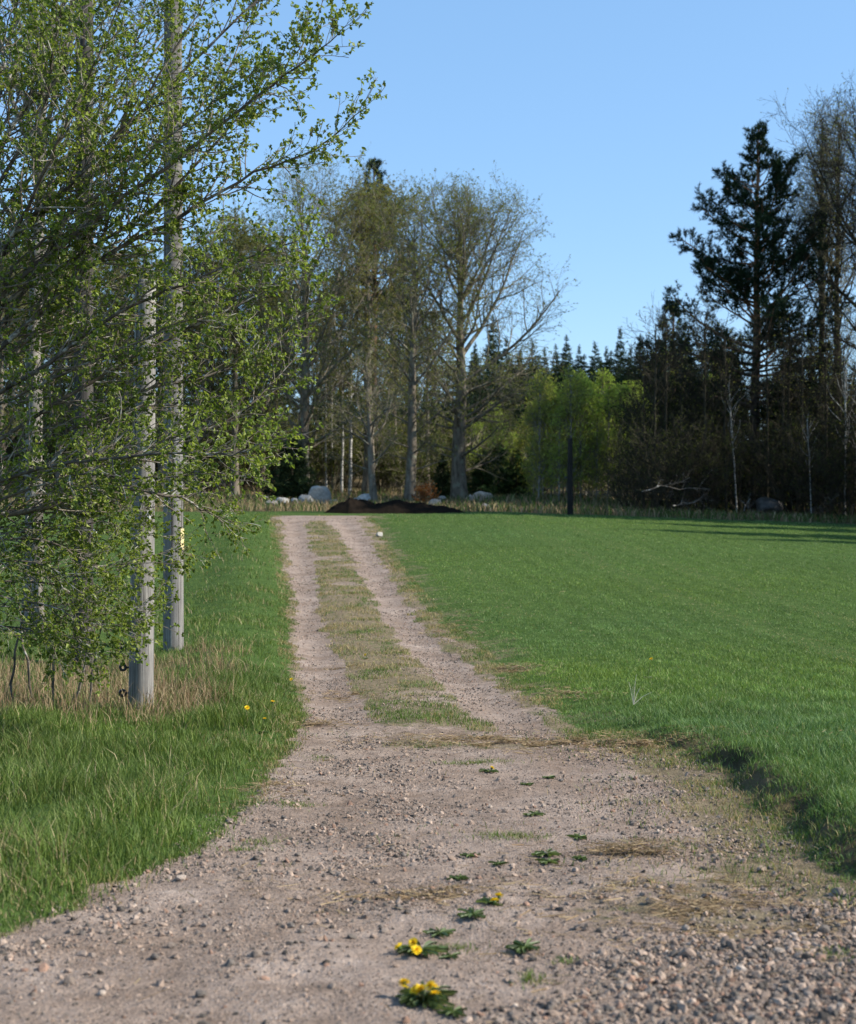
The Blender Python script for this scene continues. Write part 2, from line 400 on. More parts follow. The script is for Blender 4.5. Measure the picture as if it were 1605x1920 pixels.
# ------------------------------------------------------------------ ground sheets
ys = np.concatenate([np.arange(-40, 0, 4), np.arange(0, 4, .25), np.arange(4, 12, .04), np.arange(12, 25, .08), np.arange(25, 62, .2), np.arange(62, 100, 1), np.arange(100, 460, 12)])
xs = np.concatenate([-np.arange(420, 60, -30), -np.arange(60, 26, -3), -np.arange(26, 7, -.5), np.arange(-7, 7, .05), np.arange(7, 26, .5), np.arange(26, 60, 3), np.arange(60, 421, 30)])
X, Y = np.meshgrid(xs, ys); Z = terrain(X, Y, True)
g, dry, forest, track, field, *_ = masks(X, Y)
dry = np.where(track | (Y > 10), dry, dry * .5)
STRAW = [(1010, 1398, 1.0, .22, 1700), (900, 1385, .5, .14, 500), (1180, 1405, .5, .16, 500), (1180, 1603, .30, .09, 260), (1340, 1710, .75, .55, 1300), (800, 1680, .5, .12, 260),
         (640, 1248, .28, .12, 220), (590, 1358, .35, .16, 160), (1060, 1310, .5, .3, 400), (960, 1260, .5, .4, 400), (660, 1300, .4, .25, 260), (700, 1050, 2, 2.5, 300), (850, 1180, .8, 1.2, 400), (500, 1480, .25, .3, 200)]
sd = np.zeros_like(X)
for px, py, rx, ry, n in STRAW[:6]:
    p = ground_at(px, py); sd = np.maximum(sd, np.exp(-((X - p.x) / rx) ** 2 - ((Y - p.y) / (ry * 1.6)) ** 2))
g2 = g * (1 - .75 * sd * (fbm(X, Y, .25, 31) > .45)); dry = np.maximum(dry, sd * .8)
nv = len(xs); i, j = np.meshgrid(np.arange(len(ys) - 1), np.arange(nv - 1), indexing='ij')
Q = np.stack([i * nv + j, i * nv + j + 1, (i + 1) * nv + j + 1, (i + 1) * nv + j], -1).reshape(-1, 4)
qc_t = track[:-1, :-1].ravel(); qc_f = field[:-1, :-1].ravel() & ~qc_t
Vg = np.stack([X, Y, Z], -1).reshape(-1, 3); mk = np.stack([g2, dry, forest], -1).reshape(-1, 3)
def sheet(name, sel, label=None):
    q = Q[sel]; u, inv = np.unique(q, return_inverse=True)
    me = mk_mesh(name, Vg[u], inv.reshape(-1, 4), None, attrs={'mask': mk[u]}, mats=[M_ground], smooth=True)
    return tag(link(name, me), label, kind='structure')
sheet('ground', ~(qc_t | qc_f)); sheet('gravel_track', qc_t); sheet('field', qc_f)

# ------------------------------------------------------------------ grass
def blades(name, x, y, h, w, bend, C, mat, kind='stuff', label=None, z=None, az=None, sink=.01, dark=.8):
    n = len(x); z = terrain(x, y, True) - sink if z is None else z
    az = rng.random(n) * 2 * np.pi if az is None else az
    fa = rng.random(n) * np.pi
    h = np.broadcast_to(h, (n,)); w = np.broadcast_to(w, (n,)); bend = np.broadcast_to(bend, (n,))
    b = np.stack([x, y, z], 1); s = np.stack([np.cos(fa), np.sin(fa), 0 * fa], 1) * (w / 2)[:, None]
    bd = np.stack([np.cos(az), np.sin(az), 0 * az], 1) * (bend * h)[:, None]; up = np.array([0, 0, 1.])
    hz = h[:, None] * up
    vf = np.sqrt(np.clip(1 - bend ** 2 * .6, .15, 1))[:, None]
    m = b + hz * .55 * (.5 + .5 * vf) + bd * .28; tp = b + hz * vf + bd
    V = np.stack([b - s, b + s, m + s * .8, m - s * .8, tp], 1)
    o = (np.arange(n) * 5)[:, None]
    me = mk_mesh(name, V.reshape(-1, 3), o + np.array([0, 1, 2, 3]), o + np.array([3, 2, 4]), np.repeat(C, 5, 0), mats=[mat])
    return tag(link(name, me), label, kind=kind)
def scatter(n, d0, d1, xfun0, xfun1, power=1.0):
    """random ground points, depth d0..d1 (density falls with depth), x between two functions"""
    u = rng.random(n)
    y = d0 * (d1 / d0) ** u if power == 1.0 else (d0 ** (1 - power) + u * (d1 ** (1 - power) - d0 ** (1 - power))) ** (1 / (1 - power))
    a, b = xfun0(y), xfun1(y)
    return a + (b - a) * rng.random(n), y
def pal(n, cols, wts):
    c = np.array(cols)[rng.choice(len(cols), n, p=np.array(wts) / sum(wts))]
    return c * (.75 + .5 * rng.random((n, 1)))
G1, G2, G3 = (.068, .115, .022), (.105, .155, .034), (.160, .200, .058)
DR1, DR2 = (.34, .27, .15), (.24, .16, .09)
def cat(L): return [np.concatenate(k) for k in zip(*L)]

# left verge: long grass
def left_keep(x, y, soft=.25):
    n = (fbm(x, y, .7, 3) - .5) * .5 + (fbm(x, y, .22, 4) - .5) * .45
    return x < edge_l(y) + n * .5 + .12 * (rng.random(len(x)) - .2) ** 2 + .03
parts = []
for n, d0, d1 in ((46000, 5.0, 10.5), (60000, 10.5, 16), (52000, 16, 30), (30000, 30, 60)):
    x, y = scatter(n, d0, d1, lambda y: -.36 * y - 1.2, lambda y: edge_l(y) + .3)
    k = left_keep(x, y); parts.append((x[k], y[k]))
x, y = cat(parts)
den = fbm(x, y, .9, 41); brown = ((x < edge_l(y) - .9) & (y > 12.8) & (y < 19)) * sstep(.36, .66, fbm(x, y, .8, 42) + .20 * np.exp(-((y - 14.8) / 1.7) ** 2) - .1 * sstep(16, 20, y) - .45 * sstep(-2.7, -1.7, x))
k = (rng.random(len(x)) < .25 + .9 * den) & (rng.random(len(x)) > brown * .85)
x, y, den = x[k], y[k], den[k]; n = len(x)
edge = sstep(-.2, .45, edge_l(y) - x)
h = (.035 + .105 * edge * (.15 + 1.5 * sstep(.25, .75, fbm(x, y, .45, 43)))) * (.6 + .7 * rng.random(n)) * (1 - .35 * sstep(14, 18, y)) * np.where((y > 20) & (x < edge_l(y) - 2.4), .5, 1)
w = .0052 * (1 + np.maximum(0, y - 9) * .055)
C = pal(n, [G1, G2, G3, DR1], [.36, .36, .24, .04]); C = C * (.62 + .76 * fbm(x, y, .7, 44))[:, None]
C = np.where(((fbm(x, y, .8, 45) > .60) & (rng.random(n) < .13))[:, None], np.array(DR1) * (.6 + .6 * rng.random((n, 1))), C)
blades('verge_grass', x, y, h, w, .2 + .6 * rng.random(n), C, M_grass)
# tall dead stems by the poles
x, y = scatter(20000, 12.6, 20, lambda y: -.34 * y - 1, lambda y: edge_l(y) - .5)
kk = rng.random(len(x)) < sstep(.36, .66, fbm(x, y, .8, 42) + .20 * np.exp(-((y - 14.8) / 1.7) ** 2) - .1 * sstep(16, 20, y) - .45 * sstep(-2.7, -1.7, x)); x, y = x[kk], y[kk]; n = len(x)
blades('dry_grass', x, y, (.08 + .30 * rng.random(n) ** 1.8) * (.5 + .8 * fbm(x, y, .5, 48)), .004 + .004 * rng.random(n), .15 + .75 * rng.random(n) ** 1.3,
       pal(n, [(.24, .165, .10), (.34, .26, .16), (.19, .12, .075), (.10, .14, .04)], [.4, .3, .2, .1]), M_dry)
# some pale bent dead blades in the near verge and down the bank
x, y = scatter(600, 6.5, 48, lambda y: np.maximum(-.33 * y - .5, edge_l(y) - 4), lambda y: edge_l(y) - .1); kk = fbm(x, y, .9, 47) > .5; x, y = x[kk], y[kk]; n = len(x)
blades('dead_grass', x, y, .10 + .16 * rng.random(n), .0026 + .00035 * y, .5 + .6 * rng.random(n), pal(n, [(.36, .29, .17), (.33, .26, .16)], [.5, .5]), M_dry)

# field of young crop on the right
def r_edge(x, y): return edge_r(y) + (fbm(x, y, .7, 3) - .5) * .3 + (fbm(x, y, .22, 4) - .5) * .5
parts = []
for n, d0, d1 in ((52000, 6.0, 12), (72000, 12, 20), (95000, 20, 36), (80000, 36, 62)):
    x, y = scatter(n, d0, d1, lambda y: edge_r(y) - .12, lambda y: np.maximum(.345 * y + 1.2, edge_r(y) + 1.2))
    k = (x > r_edge(x, y) - .06) & (y < 62 - .2 * np.maximum(0, x - 4)); parts.append((x[k], y[k]))
x, y = cat(parts); n = len(x); off = x - edge_r(y)
tram = np.exp(-((off - 5.2) / .22) ** 2) + np.exp(-((off - 7.0) / .22) ** 2) + .6 * np.exp(-((off - 1.5) / .3) ** 2) * (y > 25)
tram = tram * sstep(.3, .55, fbm(x, y, 2.5, 52))
k = rng.random(n) > np.maximum(.5 * tram, .8 * np.exp(-((off - .08 - .25 * (fbm(x, y, .3, 55) - .5)) / .10) ** 2) * sstep(13, 11.5, y)); x, y, off, tram = x[k], y[k], off[k], tram[k]; n = len(x)
h = (.042 + .07 * fbm(x, y, .6, 51)) * (.6 + .7 * rng.random(n)) * (1 - .4 * np.clip(tram, 0, 1)) * (.45 + .55 * sstep(-.1, .30 + .7 * sstep(10, 15, y), off)) * (1 - .45 * sstep(11, 24, y))
w = .0052 * (1 + np.maximum(0, y - 9) * .06)
C = pal(n, [(.086, .155, .042), (.122, .196, .056), (.168, .234, .080)], [.4, .4, .2]) * (.74 + .52 * fbm(x, y, 3.5, 53))[:, None]
C = C * (.74 + .52 * fbm(x, y, .5, 54)[:, None])
tone = fbm(x, y, 7, 56)[:, None]; C = C * (1 + (tone - .5) * np.array([.55, .30, -.5])) * (1 + .13 * np.sin(off * 2 * np.pi / .62 + 2 * fbm(x, y, 4, 57)) * sstep(.5, 2.5, off))[:, None]
wdry = np.clip(.02 + .55 * tram + .32 * np.exp(-(off / .5) ** 2) * sstep(16, 22, y), 0, 1)
C = np.where((rng.random(n) < wdry)[:, None], np.array((.32, .29, .15)) * (.6 + .7 * rng.random((n, 1))), C)
blades('crop_grass', x, y, h, w, .25 + .65 * rng.random(n), C, M_grass)

# low grass on the centre strip and both shoulders of the track
parts = []
for n, d0, d1 in ((46000, 10.5, 20), (50000, 20, 34), (42000, 34, 57)):
    x, y = scatter(n, d0, d1, lambda y: edge_l(y) - .2, lambda y: edge_r(y) + .2); parts.append((x, y))
x, y = scatter(30000, 6, 12.8, lambda y: edge_l(y) - .05, lambda y: edge_r(y) + .1); dl, dr = x - edge_l(y), edge_r(y) - x
k = (rng.random(len(x)) < np.maximum(.5 * np.exp(-(dl / .12) ** 2), 1.1 * np.exp(-(dr / .6) ** 2) * sstep(.36, .6, fbm(x, y, .35, 63))) + .03 * (fbm(x, y, .4, 62) > .62)); x1, y1 = x[k], y[k]
x, y = cat(parts); gm = masks(x, y)[0]
k = (gm < .5) & (rng.random(len(x)) < sstep(.32, .68, fbm(x, y, .5, 61)) * .75 + .06); x, y = np.concatenate([x[k], x1]), np.concatenate([y[k], y1]); n = len(x)
dr = .5 * fbm(x, y, .45, 64) + .25 * fbm(x, y, 2, 65)
C = np.where((rng.random(n) < sstep(.24, .50, dr))[:, None], pal(n, [(.36, .28, .15), (.26, .19, .10), (.22, .22, .09)], [.4, .3, .3]), pal(n, [G1, G2, (.12, .17, .05)], [.4, .4, .2]))
blades('track_grass', x, y, (.030 + .05 * fbm(x, y, .3, 66)) * (.6 + .8 * rng.random(n)), .005 * (1 + np.maximum(0, y - 9) * .06), .3 + .7 * rng.random(n), C, M_grass)

# rough grass of the wood edge
x, y = scatter(46000, 57, 100, lambda y: -.38 * y, lambda y: .38 * y); fm = masks(x, y)[2]; k = (fm > .3) & (rng.random(len(x)) < .3 + fbm(x, y, 3, 71)); x, y = x[k], y[k]; n = len(x)
lefty = sstep(4, -3, x)
C = np.where((rng.random(n) < .45 + .1 * lefty)[:, None], pal(n, [(.30, .23, .13), (.22, .15, .09), (.16, .12, .07)], [.4, .35, .25]), pal(n, [(.055, .095, .025), (.08, .12, .03)], [.5, .5]))
blades('wood_edge_grass', x, y, .18 + .35 * rng.random(n), .03 + .02 * rng.random(n), .2 + .6 * rng.random(n), C, M_dry)

# straw lying about
V = []; Cs = []
for px, py, rx, ry, cnt in STRAW:
    cnt = int(cnt * 2.6); p = ground_at(px, py); cl = rng.standard_normal((cnt, 2)) * np.array([rx * .6, ry * .9]) * (.4 + 2.0 * rng.random((cnt, 1)) ** 2)
    x = p.x + cl[:, 0]; y = p.y + cl[:, 1]
    k = fbm(x, y, .14, 81) > .45; x, y = x[k], y[k]; n = len(x)
    L = .03 + .10 * rng.random(n) ** 1.5; a = rng.standard_normal(n) * .7 + (rng.random(n) < .5) * np.pi; w = .0009 + .0009 * rng.random(n) + .00007 * p.y
    z = terrain(x, y, True) + .004 + .07 * rng.random(n) * sstep(.45, .9, vn(x, y, .22, 82)); tz = .18 * rng.standard_normal(n)
    d = np.stack([np.cos(a), np.sin(a), tz], 1) * (L / 2)[:, None]; s = np.stack([-np.sin(a), np.cos(a), .4 * rng.standard_normal(n)], 1) * w[:, None]
    c = np.stack([x, y, z], 1)
    V.append(np.stack([c - d - s, c - d + s, c + d + s, c + d - s], 1).reshape(-1, 3)); Cs.append(np.repeat(pal(n, [(.34, .25, .14), (.24, .165, .09), (.15, .10, .06)], [.35, .35, .3]), 4, 0))
V = np.concatenate(V); tag(link('straw', mk_mesh('straw', V, np.arange(len(V)).reshape(-1, 4), None, np.concatenate(Cs), mats=[M_dry])), kind='stuff')

# ------------------------------------------------------------------ stones
def ico(sub):
    t = (1 + 5 ** .5) / 2
    v = nrm(np.array([(-1, t, 0), (1, t, 0), (-1, -t, 0), (1, -t, 0), (0, -1, t), (0, 1, t), (0, -1, -t), (0, 1, -t), (t, 0, -1), (t, 0, 1), (-t, 0, -1), (-t, 0, 1)], float))
    f = [(0, 11, 5), (0, 5, 1), (0, 1, 7), (0, 7, 10), (0, 10, 11), (1, 5, 9), (5, 11, 4), (11, 10, 2), (10, 7, 6), (7, 1, 8), (3, 9, 4), (3, 4, 2), (3, 2, 6), (3, 6, 8), (3, 8, 9), (4, 9, 5), (2, 4, 11), (6, 2, 10), (8, 6, 7), (9, 8, 1)]
    for _ in range(sub):
        vl = list(map(tuple, v)); cache = {}; nf = []
        def mid(a, b):
            k = (min(a, b), max(a, b))
            if k not in cache:
                m = (np.array(vl[a]) + np.array(vl[b])) / 2; vl.append(tuple(m / np.linalg.norm(m))); cache[k] = len(vl) - 1
            return cache[k]
        for a, b, c in f:
            ab, bc, ca = mid(a, b), mid(b, c), mid(c, a); nf += [(a, ab, ca), (b, bc, ab), (c, ca, bc), (ab, bc, ca)]
        v = np.array(vl); f = nf
    return v, np.array(f)
SC = [(.28, .21, .165), (.315, .24, .19), (.20, .16, .132), (.14, .12, .104), (.37, .30, .245), (.085, .073, .063), (.26, .165, .12)]
SW = [.27, .13, .21, .16, .03, .13, .07]
def stones(geo, x, y, s, sink=.2):
    n = len(x); v, f = ico(0)
    V = np.broadcast_to(v, (n, 12, 3)) * (.62 + .6 * rng.random((n, 12, 1)))
    V = V * (np.array([1, .85, .78]) * (.75 + .5 * rng.random((n, 1, 3))))
    a = rng.random(n) * 6.28; ca, sa = np.cos(a)[:, None], np.sin(a)[:, None]
    tl = rng.standard_normal((n, 1)) * .35
    vz = V[..., 2] + V[..., 0] * tl
    V = np.stack([V[..., 0] * ca - V[..., 1] * sa, V[..., 0] * sa + V[..., 1] * ca, vz], -1) * (s / 2)[:, None, None]
    V += np.stack([x, y, terrain(x, y, True) + s * (.3 - sink)], 1)[:, None]
    C = pal(n, SC, SW)
    geo.add(V.reshape(-1, 3), None, (f[None] + (np.arange(n) * 12)[:, None, None]).reshape(-1, 3), np.repeat(C, 12, 0))
ge = Geo()
x, y = scatter(90000, 4.2, 12.5, lambda y: np.maximum(edge_l(y), -.36 * y - .3), lambda y: np.minimum(edge_r(y), .36 * y + .3), 1.6)
P1 = sstep(-.25, .35, x - (.37 + (y - 4.9) * .82) + .5 * (fbm(x, y, .6, 95) - .5)) * sstep(7.2, 5.6, y)                      # crushed stone heap, right foreground
px = CX + x * F / y; py = HY + (EYE - prof(y)) * F / y
lane = np.exp(-((px - (690 + .06 * (py - 1350))) / (75 + .3 * (py - 1350))) ** 2) * sstep(1800, 1500, py)
shoulder = np.exp(-((edge_r(y) - x - .55) / .35) ** 2) + .8 * np.exp(-((x - edge_l(y) - .25) / .3) ** 2)
dn = .07 + .14 * sstep(-.4, .4, x - .1 * y) + .75 * lane + 0.8 * P1 * (.15 + .85 * sstep(.35, .65, fbm(x, y, .35, 96))) + .35 * shoulder; dn *= .10 + 1.5 * sstep(.3, .75, fbm(x, y, .5, 91))
k = rng.random(len(x)) < dn; x, y, P1 = x[k], y[k], P1[k]; n = len(x)
s = .006 + .013 * rng.random(n) ** 2 + .030 * rng.random(n) ** 9 + P1 * (.000 + .020 * rng.random(n) ** 4)
stones(ge, x, y, s)
x, y = scatter(24000, 12.5, 56, lambda y: edge_l(y), edge_r); gm = masks(x, y)[0]; k = rng.random(len(x)) < gm * (.85 - .6 * sstep(18, 50, y)) * (.25 + 1.2 * sstep(.35, .7, fbm(x, y, .7, 97))); x, y = x[k], y[k]; n = len(x)
stones(ge, x, y, .010 + .016 * rng.random(n) ** 3 + .0004 * y)
# fine crumbs of grit between the stones
x, y = scatter(120000, 4.2, 13, lambda y: np.maximum(edge_l(y) - .1, -.36 * y - .3), lambda y: np.minimum(edge_r(y), .36 * y + .3), 1.7)
k = rng.random(len(x)) < .12 + .9 * sstep(.35, .7, fbm(x, y, .35, 98)); x, y = x[k], y[k]; n = len(x); s = .0035 + .0055 * rng.random(n) ** 2
v = np.array([(1, 0, 0), (-1, 0, 0), (0, 1, 0), (0, -1, 0), (0, 0, 1), (0, 0, -1)], float); f = np.array([(0, 2, 4), (2, 1, 4), (1, 3, 4), (3, 0, 4), (2, 0, 5), (1, 2, 5), (3, 1, 5), (0, 3, 5)])
V = v[None] * (.6 + .7 * rng.random((n, 6, 1))) + .3 * rng.standard_normal((n, 6, 3)); V = V * (s / 2)[:, None, None] + np.stack([x, y, terrain(x, y, True) + s * .15], 1)[:, None]
ge.add(V.reshape(-1, 3), None, (f[None] + (np.arange(n) * 6)[:, None, None]).reshape(-1, 3), np.repeat(pal(n, SC, [.3, .15, .25, .12, .03, .12, .05]), 6, 0))
tag(link('gravel', ge.mesh('gravel', [M_stone])), kind='stuff')
# larger loose stones, one object each
def rock_mesh(name, seed, dims, col, mat, sub=2, rough=.22, flat=False):
    r = np.random.default_rng(seed); v, f = ico(sub); V = v.copy()
    for _ in range(9):                               # chop with random planes for broken facets
        nn = nrm(r.standard_normal(3)); h = .55 + .35 * r.random(); dd = V @ nn; V = V - np.maximum(0, dd - h)[:, None] * nn
    V += nrm(V) * (r.random((len(V), 1)) - .5) * rough * .3
    V = V * np.array(dims) / 2; V[:, 2] += dims[2] * .32
    C = np.array(col) * (.85 + .3 * r.random((len(V), 1)))
    return mk_mesh(name, V, None, f, C, mats=[mat], smooth=not flat)
LS = [(1290, 1800, .085), (1345, 1818, .05), (480, 1800, .05), (290, 1795, .045), (340, 1655, .06), (707, 1652, .05), (590, 1730, .05), (1187, 1548, .05), (1395, 1622, .05), (1225, 1705, .07), (130, 1845, .055), (375, 1875, .05),
      (190, 1868, .04), (1040, 1710, .05), (1080, 1640, .045), (430, 1545, .06), (500, 1690, .05), (1430, 1640, .06), (1575, 1685, .08), (1545, 1755, .07), (1460, 1795, .05), (700, 1755, .035), (560, 1690, .04), (320, 1775, .04)]
STM = [rock_mesh('loose_stone', 100 + i, (1, .8, .62), SC[i % 5], M_stone, 1, .3, True) for i in range(8)]
for i, (px, py, s) in enumerate(LS):
    p = ground_at(px, py); o = link('loose_stone', STM[i % 8]); o.location = p; o.rotation_euler = (0, 0, i * 1.7); o.scale = (s, s, s)
    tag(o, 'large angular loose stone lying on the surface of the gravel track', 'stone', 'large loose stones on the gravel track')

# ------------------------------------------------------------------ boulders and earth
def boulder(px, py, d, dims, col, seed, label, name='boulder', mat=None):
    x = wx(px, d); o = link(name, rock_mesh(name, seed, dims, col, mat or M_boulder, 3, .16))
    o.location = (x, d, gz(x, d) + (0 if py is None else wz(py, d) - gz(x, d))); o.rotation_euler = (0, 0, seed)
    return tag(o, label, 'boulder')
boulder(598, None, 76, (1.5, 1.2, 1.5), (.34, .315, .28), 1, 'big pale grey boulder, tallest of the stones left of the dark earth heap')
boulder(574, None, 75, (1.1, .9, .8), (.27, .26, .24), 2, 'rounded darker grey boulder leaning low against the big pale boulder')
boulder(622, None, 75, (.8, .7, .5), (.30, .25, .18), 3, 'small brownish boulder just right of the big pale boulder')
boulder(530, None, 72, (.8, .7, .5), (.33, .32, .30), 4, 'low pale stone at the field edge below the juniper bush')
boulder(552, None, 73, (.6, .5, .4), (.26, .25, .24), 5, 'small grey stone between the low pale stone and the rounded darker boulder')
boulder(508, None, 71, (.7, .6, .4), (.20, .19, .18), 6, 'dark grey flat stone at the left end of the boulders by the juniper')
boulder(688, None, 78, (1.3, .8, .7), (.38, .37, .35), 7, 'wide pale boulder at the foot of the crooked tree')
boulder(668, None, 77, (.7, .6, .5), (.36, .35, .33), 8, 'small pale boulder left of the wide pale boulder by the crooked tree')
boulder(816, None, 70, (.7, .5, .55), (.42, .34, .27), 9, 'small pinkish boulder right of the foreground oak behind the earth heap')
boulder(905, None, 79, (1.3, .8, .7), (.44, .36, .29), 10, 'flat pinkish boulder right of the thick oak trunk')
boulder(882, None, 78, (.7, .6, .5), (.36, .30, .25), 11, 'small tan stone between the thick oak trunk and the flat pinkish boulder')
boulder(829, None, 80, (.6, .5, .5), (.34, .31, .28), 12, 'small grey stone left of the thick oak trunk')
boulder(910, None, 65, (.6, .5, .45), (.19, .19, .19), 13, 'small grey boulder alone at the field edge below the flat pinkish boulder')
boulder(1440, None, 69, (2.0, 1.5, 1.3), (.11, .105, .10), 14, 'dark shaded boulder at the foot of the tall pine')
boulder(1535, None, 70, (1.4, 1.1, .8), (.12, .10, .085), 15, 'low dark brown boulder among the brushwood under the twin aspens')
boulder(712, None, 46.5, (.28, .22, .2), (.36, .34, .30), 16, 'small white stone at the right shoulder of the track near its far end')
# dark earth heap: three humps in one piece
def earth_mound():
    d0 = 60.5; n, mrow = 170, 34
    xs_ = np.linspace(wx(604, d0), wx(880, d0), n); u = np.linspace(-1, 1, mrow)
    hp = np.array([604, 625, 645, 657, 668, 690, 708, 728, 742, 758, 770, 778, 800, 840, 866, 880]); hh = np.array([0, .26, .46, .60, .56, .44, .40, .50, .54, .46, .42, .42, .32, .20, .08, 0])
    H = np.interp(xs_, wx(hp, d0), hh * 1.05)
    Xm, U = np.meshgrid(xs_, u, indexing='ij'); Ym = d0 + U * (.5 + 1.1 * np.sqrt(np.maximum(H, .02)))[:, None]
    Zm = terrain(Xm, Ym) - .05 + .16 * (fbm(Xm, Ym, .22, 103, 2) - .5) * (1 - U ** 2) + H[:, None] * (1 - U ** 2) ** .8 * (.85 + .3 * fbm(Xm, Ym, .5, 101)) + .22 * (fbm(Xm, Ym, .45, 102) - .4) * (1 - U ** 2)
    ii, jj = np.meshgrid(np.arange(n - 1), np.arange(mrow - 1), indexing='ij')
    q = np.stack([ii * mrow + jj, (ii + 1) * mrow + jj, (ii + 1) * mrow + jj + 1, ii * mrow + jj + 1], -1).reshape(-1, 4)
    V = np.stack([Xm, Ym, Zm], -1).reshape(-1, 3); c = Vector((float(xs_.mean()), d0, gz(float(xs_.mean()), d0)))
    o = link('earth_mound', mk_mesh('earth_mound', V - np.array(c), q, None, mats=[M_earth], smooth=True)); o.location = c
    tag(o, 'long humped heap of dark bare earth at the far end of the track', 'earth mound')
earth_mound()

# ------------------------------------------------------------------ poles
def lathe(prof_rz, k=24, wob=0, seed=0):
    r = np.random.default_rng(seed); a = np.arange(k) * 2 * np.pi / k; n = len(prof_rz)
    rz = np.array(prof_rz, float); w = 1 + wob * (r.random(k) - .5)
    V = np.stack([rz[:, 0:1] * np.cos(a) * w, rz[:, 0:1] * np.sin(a) * w, np.broadcast_to(rz[:, 1:2], (n, k))], -1).reshape(-1, 3)
    i, j = np.meshgrid(np.arange(n - 1), np.arange(k), indexing='ij'); j2 = (j + 1) % k
    return V, np.stack([i * k + j, i * k + j2, (i + 1) * k + j2, (i + 1) * k + j], -1).reshape(-1, 4)
def ring(R, r, k=18, s=8):
    a = np.arange(k) * 2 * np.pi / k; b = np.arange(s) * 2 * np.pi / s; A, B = np.meshgrid(a, b, indexing='ij')
    V = np.stack([(R + r * np.cos(B)) * np.cos(A), r * np.sin(B), (R + r * np.cos(B)) * np.sin(A)], -1).reshape(-1, 3)
    i, j = np.meshgrid(np.arange(k), np.arange(s), indexing='ij'); i2, j2 = (i + 1) % k, (j + 1) % s
    return V, np.stack([i * s + j, i2 * s + j, i2 * s + j2, i * s + j2], -1).reshape(-1, 4)
def pole(px, py, d, r0, r1, H, mat, label, lean=0.0, k=28):
    x = wx(px, d); z = wz(py, d); e = empty('utility_pole', (x, d, z), label, 'pole'); e.rotation_euler = (0, lean, 0)
    zs = np.linspace(-.5, H, 24); p = [(r0 + (r1 - r0) * max(0, t) / H, t) for t in zs] + [(r1 * .93, H + .012), (0.001, H + .02)]
    V, q = lathe(p, k, .03, int(px)); link('shaft', mk_mesh('shaft', V, q, None, mats=[mat], smooth=True), e)
    return e
def hook_insulator(parent, r, ang, z, mat, name='insulator', big=1.0):
    ge = Geo(); V, q = ring(.022 * big, .011 * big); V = V + np.array([r + .050 * big, 0, 0]); ge.add(V, q)
    o = link(name, ge.mesh(name, [mat], True), parent); gb = Geo()
    P = np.array([[[r - .01, 0, 0], [r + .03 * big, 0, 0]]]); tubes(gb, P, np.full((1, 2), .008 * big), 8); link('bolt', gb.mesh('bolt', [M_metal if mat is M_white else mat], True), o); o.rotation_euler = (0, 0, ang); o.location = (0, 0, z); return o
d1 = 14.0
p1 = pole(264, 1338, d1, .122, .100, 4.25, M_pole1, 'short weathered grey pole with black ring insulators, nearest to the track', .012)
for py in (1212, 1252, 1300): hook_insulator(p1, .120, math.pi, (1338 - py) * d1 / F, M_black, big=1.25)
hook_insulator(p1, .116, -math.pi / 2 + .5, (1338 - 968) * d1 / F, M_white, big=1.1); hook_insulator(p1, .105, math.pi - .4, 4.1, M_white, big=1.2)
d2 = 20.5
p2 = pole(325, 1190, d2, .148, .125, 9.9, M_pole2, 'tall pale grey pole with a yellow plate, right of the short pole', 0)
a = np.linspace(-1.0, -.35, 8); R2 = .150; zz = [(1190 - 1030) * d2 / F, (1190 - 991) * d2 / F]
V = np.array([[(R2 + t) * math.cos(q), (R2 + t) * math.sin(q), z] for t in (0, .004) for z in zz for q in a]); n8 = 8
Qs = [(i, i + 1, n8 + i + 1, n8 + i) for i in range(7)] + [(16 + i, 24 + i, 25 + i, 17 + i) for i in range(7)] + [(i, 16 + i, 17 + i, i + 1) for i in range(7)] + [(8 + i, 9 + i, 25 + i, 24 + i) for i in range(7)] + [(0, 8, 24, 16), (7, 23, 31, 15)]
link('plate', mk_mesh('plate', V, Qs, None, mats=[M_yellow]), p2).rotation_euler = (0, 0, .35)
d3 = 18.0
p3 = pole(155, 1215, d3, .128, .105, 8.9, M_pole3, 'dark brown weathered pole with one white insulator, behind the leaves', .004)
hook_insulator(p3, .125, -.55, (1215 - 998) * d3 / F, M_white, big=1.3)
d4 = 60.6
p4 = pole(1069, 966, d4, .125, .10, (966 - 822) * d4 / F, M_pole4, 'shade darkened stub pole standing alone at the far field edge before the birches', 0, 16)
hook_insulator(p4, .11, math.pi, 1.6, M_black, big=1.6)

